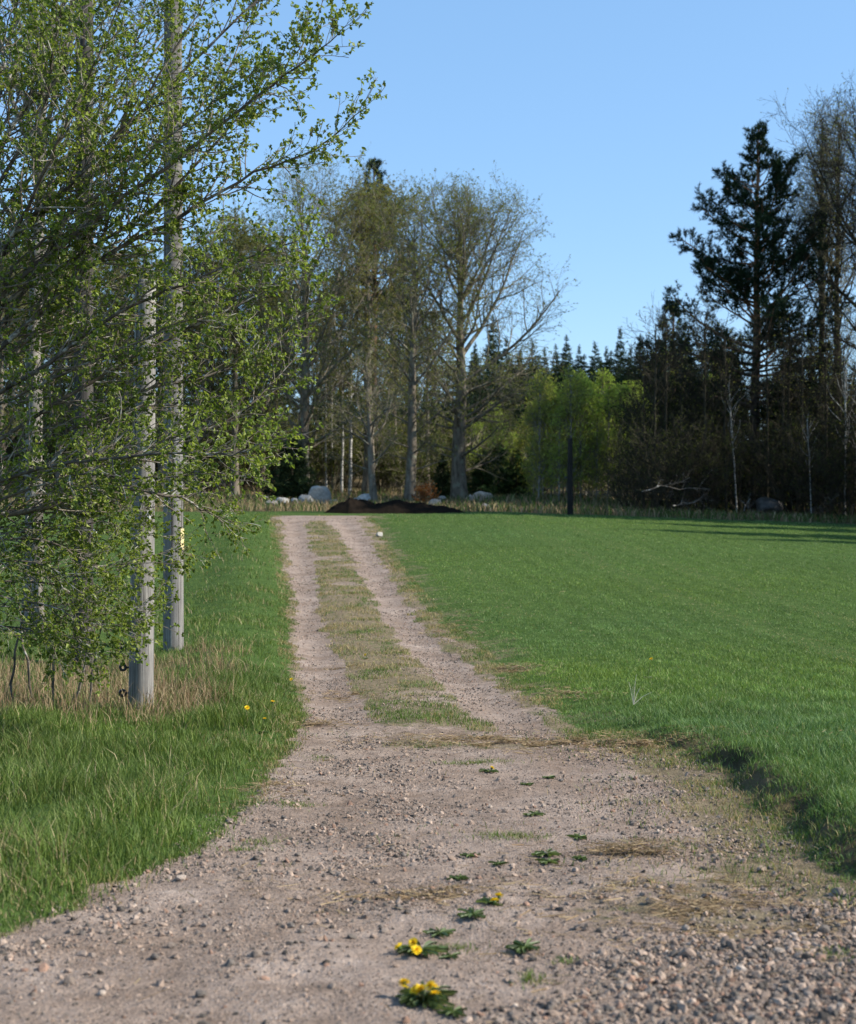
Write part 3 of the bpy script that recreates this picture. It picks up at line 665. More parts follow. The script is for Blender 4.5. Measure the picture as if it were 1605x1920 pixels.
# ------------------------------------------------------------------ tree builders (local coordinates, base at origin)
OAKLEAF = [(.165, .185, .055), (.135, .165, .045), (.195, .20, .075), (.145, .15, .055)]
def jitter_trunk(H, r0, r1, n, wig, r, lean=(0, 0)):
    P = np.zeros((1, n, 3)); z = np.linspace(-.25, H, n); w = np.cumsum(r.standard_normal((n, 2)) * wig, 0); w -= w[0]
    P[0, :, 0] = w[:, 0] + lean[0] * z; P[0, :, 1] = w[:, 1] + lean[1] * z; P[0, :, 2] = z
    t = np.linspace(0, 1, n); R = (r0 * (1 - t) ** .9 + r1 * t); R[0] *= 1.28; R[1] *= 1.06
    return P, R[None]
def deciduous(name, seed, H, r0, h0, width, nl, mats, leaf=OAKLEAF, lsize=.10, nleaf=3, low_ang=1.25, top_ang=.35, asym=(0, 0), shape='dome', dens=1.0, lean=(0, 0), up=.06, twig_r=.007, wig=.08):
    """returns trunk mesh and crown mesh. width: crown radius (m)"""
    r = np.random.default_rng(seed); H = H * .94
    T, TR = jitter_trunk(H * .97, r0, .03, 16, .035 * H / 16, r, lean)
    tr = Geo(); tubes(tr, T, TR, 12)
    t = np.sort(h0 + (.97 - h0) * r.random(nl) ** .9); u = (t - h0) / (1 - h0)
    env = {'dome': np.sqrt(np.clip(1 - (np.clip(u - .25, 0, 1) / .78) ** 2, .02, 1)) * (.72 + .28 * np.clip(u / .3, 0, 1)), 'cone': (1 - u) * .9 + .1,
           'column': np.clip(1.15 - u ** 2, .15, 1) * np.clip(.5 + u * 2, .5, 1), 'vase': np.clip(.45 + u * 1.1, 0, 1) * np.sqrt(np.clip(1.05 - u ** 3, 0.02, 1))}[shape]
    az = np.arange(nl) * 2.4 + r.random(nl) * .9
    a = low_ang + (top_ang - low_ang) * u + .12 * r.standard_normal(nl)
    L = width * env * (1 + asym[0] * np.cos(az - asym[1])) / np.maximum(np.sin(a), .5) * (.8 + .35 * r.random(nl))
    L = np.minimum(L, (1.02 - t) * H / np.maximum(np.cos(a), .15) + .6)
    f = t / .97 * 15; f = np.clip(f, 0, 14.99); i = f.astype(int); w = (f - i)[:, None]
    p = T[0][i] * (1 - w) + T[0][i + 1] * w; rad = TR[0][i] * (1 - w[:, 0]) + TR[0][i + 1] * w[:, 0]
    d = np.stack([np.cos(az) * np.sin(a), np.sin(az) * np.sin(a), np.cos(a)], 1)
    m = 9; P1 = np.empty((nl, m, 3)); P1[:, 0] = p
    for s in range(1, m):
        d = nrm(d + wig * r.standard_normal((nl, 3)) + np.array([0, 0, up])); P1[:, s] = P1[:, s - 1] + d * (L / (m - 1))[:, None]
    R1 = np.minimum(rad * .55, .012 + L * .017)[:, None] * np.linspace(1, .18, m)
    tubes(tr, P1, R1, 6)
    cr = Geo()
    n2 = np.maximum(3, (L * 2.1 * dens)).astype(int)
    P2, R2, _ = children(P1, R1, n2, .18, 1, .75, .2, lambda pl, t: (.16 + .34 * (1 - t)) * pl + .35, 6, .14, up, .55, .25, r, .05)
    tubes(cr, P2, np.maximum(R2, .009), 4)
    L2 = np.linalg.norm(np.diff(P2, axis=1), axis=2).sum(1)
    P3, R3, _ = children(P2, R2, np.maximum(2, L2 * 4.2 * dens).astype(int), .2, 1, .75, .25, lambda pl, t: .25 * pl + .32, 4, .16, up * .7, .6, .4, r, .018)
    tubes(cr, P3, np.maximum(R3, twig_r), 3)
    P4, R4, _ = children(P3, R3, 3, .3, 1, .7, .25, lambda pl, t: .3 * pl + .18, 3, .15, up * .5, .6, .6, r, .010)
    tubes(cr, P4, np.maximum(R4, twig_r * .75), 3)
    if nleaf > 0:
        B = len(P4); k = int(B * nleaf); idx = r.integers(0, B, k); tt = r.random((k, 1)) ** .6
        c = P4[idx, 1] * (1 - tt) + P4[idx, 2] * tt
        dd = nrm(r.standard_normal((k, 3)) + .5 * nrm(P4[idx, 2] - P4[idx, 1]))
        C = np.array(leaf)[r.integers(0, len(leaf), k)] * (.7 + .6 * r.random((k, 1)))
        leaf_cards(cr, c, dd, lsize * (.6 + .8 * r.random(k)), C, 1, r)
    return tr.mesh('trunk', [mats[0]], True), cr.mesh('crown', [mats[1], M_bud])

def needles(geo, c, d, n, size, width, cols, r, spread=.9, m=1):
    k = len(c) * n; cc = np.repeat(c, n, 0); dd = nrm(np.repeat(d, n, 0) + spread * r.standard_normal((k, 3)))
    s = np.repeat(np.broadcast_to(np.asarray(size, float), (len(c),)), n)[:, None] * (.6 + .7 * r.random((k, 1))); side = nrm(np.cross(dd, r.standard_normal((k, 3)))) * width * (.7 + .6 * r.random((k, 1)))
    V = np.stack([cc - side * .5, cc + side * .5, cc + dd * s], 1)
    C = np.array(cols)[r.integers(0, len(cols), len(c))] * (.7 + .6 * r.random((len(c), 1)))
    geo.add(V.reshape(-1, 3), None, np.arange(k * 3).reshape(-1, 3), np.repeat(C, n * 3, 0), m)
NEED = [(.018, .036, .016), (.025, .047, .021), (.014, .029, .016)]
def pine(seed, H, r0, h0, width, nw, cut=None):
    r = np.random.default_rng(seed); T, TR = jitter_trunk(H, r0, .03, 16, .03, r); tr = Geo(); tubes(tr, T, TR, 12); cr = Geo()
    t = np.sort(h0 + (.985 - h0) * (np.arange(nw) + .6 * r.random(nw)) / nw); per = 5
    tt = np.repeat(t, per) + .008 * r.standard_normal(nw * per); tt = np.clip(tt, h0, .99); u = (tt - h0) / (1 - h0); n = len(tt)
    az = np.tile(np.arange(per) * 2 * np.pi / per, nw) + np.repeat(r.random(nw) * 6.28, per) + .3 * r.standard_normal(n)
    layer = np.repeat(.55 + .65 * r.random(nw), per)
    L = width * np.clip((1 - u) ** .8, .10, 1) * (.55 + .45 * np.clip(u / .25, 0, 1)) * layer * (.6 + .6 * r.random(n))
    a = np.where(u > .8, .75, np.where(u > .3, 1.2, 1.5)) + .12 * r.standard_normal(n)
    f = np.clip(tt * 15, 0, 14.99); i = f.astype(int); w = (f - i)[:, None]; p = T[0][i] * (1 - w) + T[0][i + 1] * w
    d = np.stack([np.cos(az) * np.sin(a), np.sin(az) * np.sin(a), np.cos(a)], 1); m = 7; P1 = np.empty((n, m, 3)); P1[:, 0] = p
    for s in range(1, m):
        d = nrm(d + .08 * r.standard_normal((n, 3)) + np.array([0, 0, .07])); P1[:, s] = P1[:, s - 1] + d * (L / (m - 1))[:, None]
    R1 = (.012 + .016 * L)[:, None] * np.linspace(1, .25, m); tubes(tr, P1, R1, 5)
    P2, R2, _ = children(P1, R1, np.maximum(3, L * 5.2).astype(int), .30, 1, .8, .2, lambda pl, t: .22 * pl * (1.2 - t) + .30, 4, .12, .08, .5, .5, r, .02, .5)
    tubes(cr, P2, np.maximum(R2, .008), 3)
    P3, R3, _ = children(P2, R2, 4, .25, 1, .6, .2, lambda pl, t: .25 * pl + .14, 3, .1, .12, .6, .6, r)
    tubes(cr, P3, np.maximum(R3, .006), 3)
    c = np.concatenate([P3[:, 2], P3[:, 1], P2[:, 3]]); dd = np.concatenate([nrm(P3[:, 2] - P3[:, 1])] * 2 + [nrm(P2[:, 3] - P2[:, 2])]) + np.array([0, 0, .25])
    needles(cr, c, dd, 13, .21, .034, NEED, r, .75)
    return tr.mesh('trunk', [M_pine], True), cr.mesh('crown', [M_dark, M_needle])
def spruce(seed, H, r0, h0, width, nw, cols=NEED, droop=-.03):
    r = np.random.default_rng(seed); T, TR = jitter_trunk(H, r0, .012, 10, .015, r); tr = Geo(); tubes(tr, T, TR, 8); cr = Geo()
    t = np.sort(h0 + (.985 - h0) * (np.arange(nw) + .7 * r.random(nw)) / nw); per = 7
    tt = np.clip(np.repeat(t, per) + .01 * r.standard_normal(nw * per), 0.01, .99); u = (tt - h0) / (1 - h0); n = len(tt)
    az = np.tile(np.arange(per) * 2 * np.pi / per, nw) + np.repeat(r.random(nw) * 6.28, per) + .3 * r.standard_normal(n)
    L = width * (np.clip(1 - u, .03, 1) ** .85) * (.65 + .5 * r.random(n)); a = np.where(u > .9, .7, np.where(u > .6, 1.25, 1.6)) + .1 * r.standard_normal(n)
    f = np.clip(tt * 9, 0, 8.99); i = f.astype(int); w = (f - i)[:, None]; p = T[0][i] * (1 - w) + T[0][i + 1] * w
    d = np.stack([np.cos(az) * np.sin(a), np.sin(az) * np.sin(a), np.cos(a)], 1); m = 5; P1 = np.empty((n, m, 3)); P1[:, 0] = p
    for s in range(1, m):
        d = nrm(d + np.array([0, 0, droop + .07 * (s > 2)])); P1[:, s] = P1[:, s - 1] + d * (L / (m - 1))[:, None]
    tubes(cr, P1, (.006 + .01 * L)[:, None] * np.linspace(1, .3, m), 3)
    R1 = np.full((n, m), .01)
    P2, R2, _ = children(P1, R1, np.maximum(3, L * 6).astype(int), .12, 1, .85, .2, lambda pl, t: .20 * pl * (1.3 - t) + .18, 3, .08, -.14, .5, .5, r, None, .8)
    c = np.concatenate([P2[:, 0], P2[:, 1], P2[:, 2]]); dd = np.tile(nrm(P2[:, 2] - P2[:, 0]), (3, 1)) + np.array([0, 0, -.25])
    needles(cr, c, dd, 6, .32 * np.clip((H * 1.0 - c[:, 2]) / (.16 * H), .28, 1), .060, cols, r, .5)
    return tr.mesh('trunk', [M_dark], True), cr.mesh('crown', [M_dark, M_needle])
def bush(seed, H, width, nst, mats, leaf, lsize, nleaf, dens=1.0, top_ang=.2, stem_r=.02, twig_r=.005):
    """multi-stem shrub"""
    r = np.random.default_rng(seed); tr = Geo(); az = r.random(nst) * 6.28; a = .08 + .5 * r.random(nst); L = H * (.6 + .4 * r.random(nst)); m = 8
    b = np.stack([np.cos(az) * width * .25 * r.random(nst), np.sin(az) * width * .25 * r.random(nst), np.full(nst, -.1)], 1)
    d = np.stack([np.cos(az) * np.sin(a), np.sin(az) * np.sin(a), np.cos(a)], 1); P1 = np.empty((nst, m, 3)); P1[:, 0] = b
    for s in range(1, m): d = nrm(d + .09 * r.standard_normal((nst, 3)) + np.array([0, 0, .03])); P1[:, s] = P1[:, s - 1] + d * (L / (m - 1))[:, None]
    R1 = (stem_r * (.6 + .6 * r.random((nst, 1)))) * np.linspace(1, .25, m); tubes(tr, P1, R1, 5); cr = Geo()
    P2, R2, _ = children(P1, R1, np.maximum(4, L * 4 * dens).astype(int), .15, 1, .75, .2, lambda pl, t: (.12 + .2 * (1 - t)) * pl + .2, 5, .13, .05, .55, .3, r)
    tubes(cr, P2, np.maximum(R2, twig_r), 3)
    P3, R3, _ = children(P2, R2, 5, .2, 1, .7, .2, lambda pl, t: .25 * pl + .15, 3, .15, .03, .6, .5, r); tubes(cr, P3, np.maximum(R3, twig_r * .8), 3)
    if nleaf:
        k = int(len(P3) * nleaf); idx = r.integers(0, len(P3), k); tt = r.random((k, 1)); c = P3[idx, 1] * (1 - tt) + P3[idx, 2] * tt
        C = np.array(leaf)[r.integers(0, len(leaf), k)] * (.7 + .6 * r.random((k, 1))); leaf_cards(cr, c, r.standard_normal((k, 3)), lsize * (.6 + .8 * r.random(k)), C, 1, r)
    return tr.mesh('stems', [mats[0]], True), cr.mesh('crown', [mats[1], M_bud])
def plant(name, meshes, px, d, label, cat, group=None, rz=0, sc=1.0, dz=0, pn=('trunk', 'crown')):
    x = wx(px, d); e = empty(name, (x, d, gz(x, d) + dz), label, cat, group); e.rotation_euler = (0, 0, rz); e.scale = (sc, sc, sc)
    for n, me in zip(pn, meshes): link(n, me, e)
    return e
def copyto(src, px, d, label=None, group=None, rz=0, sc=1.0, dz=0):
    x = wx(px, d); return copy_thing(src, (x, d, gz(x, d) + dz), rz, sc, label, group)
def Hof(top, px, d): return wz(top, d) - gz(wx(px, d), d)

# --- the big trees of the wood edge
oakm = (M_oak, M_twig)
plant('oak_tree', deciduous('oak', 11, Hof(328, 567, 86), .42, .15, 4.6, 46, oakm, nleaf=2.6, lsize=.11, asym=(.15, .3), twig_r=.005, dens=.85), 567, 86, 'big leafless oak above the dark juniper bush, leftmost of the old oaks', 'tree')
plant('oak_tree', deciduous('oak', 12, Hof(362, 690, 92), .40, .12, 4.0, 46, oakm, leaf=[(.165, .155, .05), (.19, .175, .06), (.14, .135, .045)], lsize=.14, nleaf=4, twig_r=.005, dens=.85), 690, 92, 'tree with dense brownish olive buds between the two front oaks, hiding a pine', 'tree')
plant('oak_tree', deciduous('oak', 13, Hof(372, 768, 80.5), .33, .12, 3.2, 42, oakm, nleaf=2.8, lsize=.11, twig_r=.005, dens=.95, low_ang=1.35, top_ang=.3, shape='dome', up=.04), 768, 80.5, 'slender oak with a straight pale trunk rising behind the dark earth heap', 'tree')
plant('oak_tree', deciduous('oak', 14, Hof(368, 862, 83), .47, .10, 4.8, 54, oakm, nleaf=2.4, lsize=.10, twig_r=.005, dens=.92, low_ang=1.42, top_ang=.28, asym=(.12, 0), up=.045), 862, 83, 'thick trunked oak with limbs reaching far right over the open sky', 'tree')
plant('crooked_tree', deciduous('oak', 15, 7.5, .24, .25, 2.4, 18, oakm, nleaf=1.5, lean=(-.05, 0), wig=.14), 700, 78, 'small crooked bare tree with a leaning trunk beside the wide pale boulder', 'tree')
plant('pine_tree', pine(21, Hof(296, 703, 97), .34, .55, 3.6, 16), 703, 97, 'pine whose dark top rises above the brownish olive tree', 'tree')
plant('pine_tree', pine(22, Hof(236, 1414, 74.5),   .32, .24, 6.3, 22), 1414, 74.5, 'tall dark pine with layered boughs at the right wood edge', 'tree')
plant('pine_tree', pine(23, Hof(562, 1262, 92), .26, .25, 3.0, 13), 1262, 92, 'smaller pine with a flat tufted top left of the tall pine', 'tree')
asp = (M_dark, M_dark)
A = plant('aspen_tree', deciduous('aspen', 31, Hof(170, 1535, 80), .26, .33, 2.1, 44, (M_dark, M_twig), leaf=[(.24, .21, .13), (.19, .17, .10)], lsize=.09, nleaf=1.6, low_ang=.75, top_ang=.25, shape='column', up=.10), 1532, 80, 'left one of the two slim bare aspens right of the tall pine', 'tree')
plant('aspen_tree', deciduous('aspen', 32, Hof(168, 1570, 79), .27, .30, 2.0, 44, (M_dark, M_twig), leaf=[(.24, .21, .13), (.19, .17, .10)], lsize=.09, nleaf=1.6, low_ang=.75, top_ang=.25, shape='column', up=.10), 1570, 79, 'right one of the two slim bare aspens, tallest crown beside the pine', 'tree')
plant('oak_tree', deciduous('oak', 33, Hof(215, 1650, 72), .36, .25, 5.0, 40, (M_dark, M_dark), nleaf=.5, low_ang=1.2), 1655, 72, 'dark bare oak cut by the right edge, branches reaching toward the aspens', 'tree')
# stems behind the boulders
th = [(612, 95, .07, 'thin grey birch stem, first right of the big pale boulder'), (623, 97, .06, 'thinnest white speckled birch stem behind the boulders'), (641, 94, .09, 'grey birch stem third right of the big pale boulder'), (656, 93, .12, 'thickest of the pale birch stems behind the boulders')]
TB = deciduous('birch', 41, 12, .10, .45, 1.3, 18, (M_birch, M_twig), leaf=[(.14, .17, .04)], lsize=.08, nleaf=1.2, low_ang=.8, top_ang=.4, shape='column')
for i, (px, d, r_, lb) in enumerate(th):
    e = plant('birch_tree', TB, px, d, lb, 'tree', rz=i * 1.3); e.scale = (r_ / .10, r_ / .10, .9 + .06 * i)
# junipers and low spruces
JUN = [(.030, .045, .016), (.040, .058, .020), (.022, .034, .014)]
jm = spruce(51, 3.6, .10, .02, 1.7, 14, JUN, .10)
j = plant('juniper_bush', jm, 548, 80, 'large dark juniper bush beside the big pale boulder', 'bush'); j.scale = (1.05, 1.05, 1.0)
copyto(j, 830, 84, 'narrow dark juniper between the slender oak and the thick oak trunk', rz=1, sc=(.5, .5, .72))
SPN = [(.026, .048, .020), (.036, .062, .026), (.020, .038, .018)]
sp = [spruce(61 + i, H, .16, .04, w, nw, SPN) for i, (H, w, nw) in enumerate(((16, 2.9, 38), (18, 2.5, 42), (14, 2.8, 32)))]
ys_ = spruce(66, 3.2, .05, .02, 1.3, 13, [(.030, .062, .020), (.040, .078, .026)])
for px, d, s, lb in ((905, 87, .9, 'low green young spruce right of the thick oak trunk'), (935, 89, 1.05, 'low dark young spruce behind the flat pinkish boulder'), (968, 88, .95, 'low young spruce at the left end of the birch thicket'), (985, 91, 1.1, 'young spruce half hidden by the first thicket birches')):
    plant('spruce_tree', ys_, px, d, lb, 'tree', rz=px, sc=s)
# --- far spruce line
FAR = 'far dark spruces behind the birches'
S0 = [plant('spruce_tree', sp[0], 1095, 150, None, 'tree', FAR), plant('spruce_tree', sp[1], 1160, 148, None, 'tree'), plant('spruce_tree', sp[2], 1120, 146, None, 'tree', FAR)]
lab_far = 'dark spruce in the far wood line behind the birches and oaks'
for e in (S0[0], S0[2]): e['label'] = lab_far
S0[1]['label'] = 'slim spruce with the highest pointed tip in the far wood line'
HS = (16, 18, 14)
for e, k, top, px, d in ((S0[0], 0, 628, 1062, 150), (S0[1], 1, 614, 1163, 148), (S0[2], 2, 640, 1115, 146)):
    x = wx(px, d); e.location = (x, d, gz(x, d)); s = Hof(top, px, d) / HS[k]; e.scale = (s, s, s)
k = 0
for px, top, d in ((1042, 645, 152), (1085, 645, 155), (1138, 650, 150), (1200, 626, 149), (1183, 648, 156), (1222, 660, 146), (1240, 640, 150), (1020, 650, 158), (1000, 640, 150), (975, 655, 155), (950, 630, 150), (1290, 640, 140), (1330, 650, 145), (1375, 640, 140), (1480, 660, 130), (1520, 650, 128), (1570, 640, 130), (1640, 630, 125),
                   (925, 590, 150), (890, 640, 158), (850, 650, 150), (810, 640, 155), (770, 600, 150), (735, 620, 156), (650, 640, 150), (610, 600, 154), (530, 610, 150), (490, 590, 152), (450, 600, 150), (410, 560, 149), (365, 590, 155), (320, 570, 150), (270, 580, 150), (220, 560, 155), (170, 600, 150), (120, 570, 150), (70, 560, 155), (20, 580, 150), (-40, 560, 152)):
    s = Hof(top, px, d) / HS[k % 3]; copyto(S0[k % 3], px, d, lab_far, FAR, rz=k * 1.1, sc=(s * (.9 + .02 * (k % 7)), s, s)); k += 1
for i in range(26):
    px = 890 + i * 17; d = 134 + (i * 7) % 17; q = Hof(655 + (i * 23) % 38, px, d) / HS[i % 3]; copyto(S0[i % 3], px, d, lab_far, FAR, rz=i * 1.9, sc=(q * 1.45, q * 1.45, q))
# --- olive trees behind the hazel, on the left
OL = [deciduous('olive', 71 + i, 13, .22, .2, 2.8, 26, (M_oak, M_twig), leaf=[(.14, .15, .05), (.12, .12, .04), (.17, .18, .06)], lsize=.16, nleaf=3, low_ang=1.1) for i in range(2)]
glab = 'brownish green budding tree in the left wood behind the hazel branches'
GL = 'budding trees of the left wood edge'
src = [plant('budding_tree', OL[0], 440, 90, glab, 'tree', GL), plant('budding_tree', OL[1], 370, 88, glab, 'tree', GL)]
for e, px, d, top in ((src[0], 430, 90, 440), (src[1], 365, 88, 505)):
    x = wx(px, d); s = Hof(top, px, d) / 13; e.scale = (s, s, s)
for i, (px, d, top) in enumerate(((490, 96, 470), (300, 90, 520), (240, 86, 500), (180, 90, 490), (110, 88, 520), (40, 92, 480), (-30, 88, 500), (-100, 90, 470), (75, 96, 500), (5, 84, 520), (145, 98, 490), (270, 98, 540), (520, 100, 560), (400, 100, 560), (640, 104, 540), (595, 106, 600), (740, 106, 560), (800, 104, 600))):
    s = Hof(top, px, d) / 13; copyto(src[i % 2], px, d, glab if px < 525 else 'brownish green budding tree in the shade behind the old oaks', GL if px < 525 else 'budding trees behind the old oaks', rz=i * 1.9, sc=s)
# --- undergrowth and young trees filling the wood behind the oaks
UM = [bush(101 + i, 4.2, 2.4, 16, (M_twig, M_twig), [(.09, .11, .03), (.12, .12, .04), (.07, .09, .025)], .13, 4, .8, stem_r=.03, twig_r=.009) for i in range(2)]
ul = 'budding olive green bush in the undergrowth behind the old oaks and boulders'; GU = 'undergrowth bushes behind the old oaks'
U0 = [plant('budding_bush', UM[i], px, d, ul, 'bush', GU, pn=('stems', 'crown')) for i, (px, d) in enumerate(((590, 98), (730, 97)))]
_r = np.random.default_rng(5)
for i in range(46):
    px = 250 + i * 17.5 + _r.normal(0, 8); copyto(U0[i % 2], px, 93 + 24 * _r.random(), ul, GU, rz=i * 1.3, sc=.7 + .8 * _r.random())
for i in range(16):
    px = -60 + i * 24; copyto(U0[i % 2], px, 92 + 14 * _r.random(), 'budding olive green bush under the left wood behind the hazel', 'undergrowth bushes of the left wood', rz=i * 1.7, sc=.8 + .7 * _r.random())
for i in range(30):
    px = 300 + i * 26 + _r.normal(0, 9); d = 112 + 18 * _r.random(); q = Hof(760 - 60 * _r.random(), px, d) / HS[i % 3]; copyto(S0[i % 3], px, d, 'dark mid distance spruce seen between the trunks of the old oaks', 'spruces behind the old oaks', rz=i * 1.1, sc=(q * 1.25, q * 1.25, q))
# --- young birch thicket
BL = [(.33, .42, .085), (.28, .36, .075), (.38, .46, .12)]
BM = [deciduous('birch', 81 + i, 7.5, .05, .06, .85, 40, (M_grey, M_twig), leaf=L_, lsize=.095, nleaf=6, low_ang=.75, top_ang=.35, shape='column', dens=1.15, twig_r=.005, up=.11) for i, L_ in enumerate((BL, [(.30, .34, .08), (.35, .35, .09)], BL))]
bl = 'slender young birch with fresh light green leaves in the thicket at the far field edge'; GB = 'young birches of the light green thicket'
B0 = [plant('birch_tree', BM[i], px, d, bl, 'tree', GB, sc=.85) for i, (px, d) in enumerate(((1062, 79), (1040, 82), (1105, 80)))]
for i, (px, d, s) in enumerate(((1000, 84, .85), (1010, 78, 1.0), (1033, 79, .95), (1055, 81, 1.1), (1068, 77, 1.0), (1082, 80, 1.1), (1110, 83, 1.1), (1018, 80, .95), (1025, 86, 1.05), (1048, 77, .85), (1075, 84, 1.1), (1088, 78, .95), (1098, 86, 1.15), (1118, 78, .9), (1128, 84, 1.05), (1140, 80, 1), (1150, 87, 1.1), (1162, 82, .9), (1175, 84, 1.05), (985, 88, .9), (960, 90, .8), (1190, 88, 1.05), (1205, 85, .9),
                             (1225, 90, 1.0), (1345, 84, 1.1), (1365, 86, 1.15), (1325, 88, 1.0), (1250, 92, 1.05), (1295, 90, 1.0), (925, 94, 1.0), (895, 96, .9))):
    copyto(B0[i % 3], px, d, bl, GB, rz=i * 2.1, sc=s * (.66 + .34 * ((i * 37) % 10) / 9))
# bare shrubs, dark small trees and pale stems of the right wood
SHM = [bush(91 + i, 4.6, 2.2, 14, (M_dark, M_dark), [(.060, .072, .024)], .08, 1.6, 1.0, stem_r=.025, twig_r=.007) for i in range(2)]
sl = 'bare dark shrub in the shaded undergrowth of the right wood'; GS = 'bare shrubs of the right wood edge'
SH0 = [plant('bare_shrub', SHM[i], px, d, sl, 'shrub', GS, pn=('stems', 'crown')) for i, (px, d) in enumerate(((1215, 68), (1260, 67)))]
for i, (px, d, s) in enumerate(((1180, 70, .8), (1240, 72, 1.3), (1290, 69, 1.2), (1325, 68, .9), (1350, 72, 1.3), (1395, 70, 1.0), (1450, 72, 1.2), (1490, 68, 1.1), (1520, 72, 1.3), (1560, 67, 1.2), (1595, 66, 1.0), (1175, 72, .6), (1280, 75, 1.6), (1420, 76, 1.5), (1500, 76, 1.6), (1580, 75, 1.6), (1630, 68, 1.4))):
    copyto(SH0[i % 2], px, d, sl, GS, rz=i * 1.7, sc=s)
dlab = 'dark half bare small tree in the shaded right wood'; GD = 'small dark trees of the right wood'
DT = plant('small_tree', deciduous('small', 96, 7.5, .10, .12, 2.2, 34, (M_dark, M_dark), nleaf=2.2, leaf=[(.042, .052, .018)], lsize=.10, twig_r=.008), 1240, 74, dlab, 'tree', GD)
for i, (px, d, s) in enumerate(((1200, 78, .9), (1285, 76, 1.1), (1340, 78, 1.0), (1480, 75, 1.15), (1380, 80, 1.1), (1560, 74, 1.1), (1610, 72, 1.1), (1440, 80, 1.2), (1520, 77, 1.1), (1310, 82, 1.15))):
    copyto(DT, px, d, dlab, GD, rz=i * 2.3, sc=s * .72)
for i, (px, d, s) in enumerate(((1305, 86, .55), (1345, 92, .6), (1455, 84, .6), (1500, 86, .55), (1550, 84, .6), (1600, 82, .6), (1385, 88, .55), (1260, 95, .55))):
    copyto(S0[i % 3], px, d, 'shaded dark spruce filling the gaps behind the tall pine', 'shaded spruces of the right wood', rz=i, sc=s)
PB = deciduous('pale', 98, 7.5, .04, .45, 1.0, 16, (M_birch, M_dark), nleaf=.4, low_ang=.8, shape='column', wig=.1, lean=(-.06, 0))
for i, (px, d, s, lb) in enumerate(((1382, 69, .95, 'thin pale birch stem left of the tall pine, in front of the shrubs'), (1522, 67, .7, 'short white birch stem between the tall pine and the aspens'), (1585, 67, 1.05, 'leaning pale birch stem under the aspens, left of the last shrub'), (1600, 68, 1.0, 'pale birch stem close to the right edge of the wood'))):
    plant('birch_tree', PB, px, d, lb, 'tree', rz=i * .8, sc=s)
SL = deciduous('slim', 99, 10, .075, .5, 1.1, 14, (M_dark, M_dark), nleaf=.3, low_ang=.9, shape='column', wig=.1)
sll = 'slim dark bare stem standing in the shaded right wood'; GSL = 'slim dark stems of the right wood'
SL0 = plant('slim_tree', SL, 1230, 68.5, sll, 'tree', GSL)
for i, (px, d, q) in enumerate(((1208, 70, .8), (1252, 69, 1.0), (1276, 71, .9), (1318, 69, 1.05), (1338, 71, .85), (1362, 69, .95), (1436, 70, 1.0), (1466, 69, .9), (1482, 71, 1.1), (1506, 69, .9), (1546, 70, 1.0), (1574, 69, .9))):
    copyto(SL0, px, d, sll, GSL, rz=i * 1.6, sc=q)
# fallen dead branches at the wood edge
def brush(seed, L, n):
    r = np.random.default_rng(seed); ge = Geo(); P = np.zeros((1, 8, 3)); P[0, :, 0] = np.linspace(-L / 2, L / 2, 8); P[0, :, 2] = .3 + .25 * np.sin(np.linspace(0, 3, 8)) + .1 * r.standard_normal(8)
    R = np.linspace(.035, .012, 8)[None]; tubes(ge, P, R, 7); P2, R2, _ = children(P, R, n, .1, 1, .8, .2, lambda pl, t: .3 * pl, 5, .15, .02, .6, .3, r); tubes(ge, P2, R2, 5)
    P3, R3, _ = children(P2, R2, 5, .2, 1, .7, .2, lambda pl, t: .35 * pl, 4, .15, 0, .6, .4, r); tubes(ge, P3, np.maximum(R3, .006), 3); return ge.mesh('dead_branch', [M_hazel], True)
for i, (px, d, zz, L, lb) in enumerate(((1265, 65.5, .8, 3.2, 'bleached dead branch caught in the dark shrubs left of the tall pine'), (1295, 66, .1, 2.6, 'bleached dead branch on the ground below the one caught in the shrubs'), (1400, 66, 0, 1.6, 'short pale fallen branch beside the dark boulder under the pine'), (1560, 66, .5, 1.8, 'pale dead branch leaning above the brown boulder under the aspens'))):
    o = link('dead_branch', brush(110 + i, L, 10)); x = wx(px, d); o.location = (x, d, gz(x, d) + zz); o.rotation_euler = (0, .1 * i, i * .5 + .2); tag(o, lb, 'branch')
# shrub with rusty leaves beside the slender oak
plant('bare_shrub', bush(121, 1.2, .9, 12, (M_twig, M_twig), [(.22, .09, .03), (.17, .07, .03)], .10, 5, 1), 803, 71, 'small shrub with rusty brown leaves right of the slender oak', 'shrub', pn=('stems', 'crown'))
# grove just beyond the right edge of the frame: its shadow lies over the wood edge
for i, (x, d, s) in enumerate(((22.5, 57.2, 1.3), (26, 58.4, 1.45), (29.5, 57.2, 1.5), (25, 62.5, 1.0), (30, 64, 1.0), (33, 59.5, 1.5), (34, 68, .8), (24.5, 52.0, .72), (37, 57, 1.5), (28, 70, .8), (31, 75, .8), (30.5, 67.5, .9), (33, 79, .95), (36, 72, 1.1), (19.6, 46.2, .52), (23, 48.4, .75))):
    copy_thing(S0[i % 3], (x, d, gz(x, d)), i * 1.3, s, 'tall spruce of the grove beyond the right end of the field', 'spruces right of the field')

# ------------------------------------------------------------------ trunk of the birch behind the leaves
bt = plant('birch_tree', deciduous('bigbirch', 131, 11.5, .15, .5, 2.2, 20, (M_bigbirch, M_twig), leaf=[(.13, .17, .04)], lsize=.05, nleaf=1.0, low_ang=.8, top_ang=.4, shape='column'), 62, 21, 'thick pale birch trunk left of the dark pole behind the leaves', 'tree', rz=.7)
bt.location.z = wz(1175, 21)

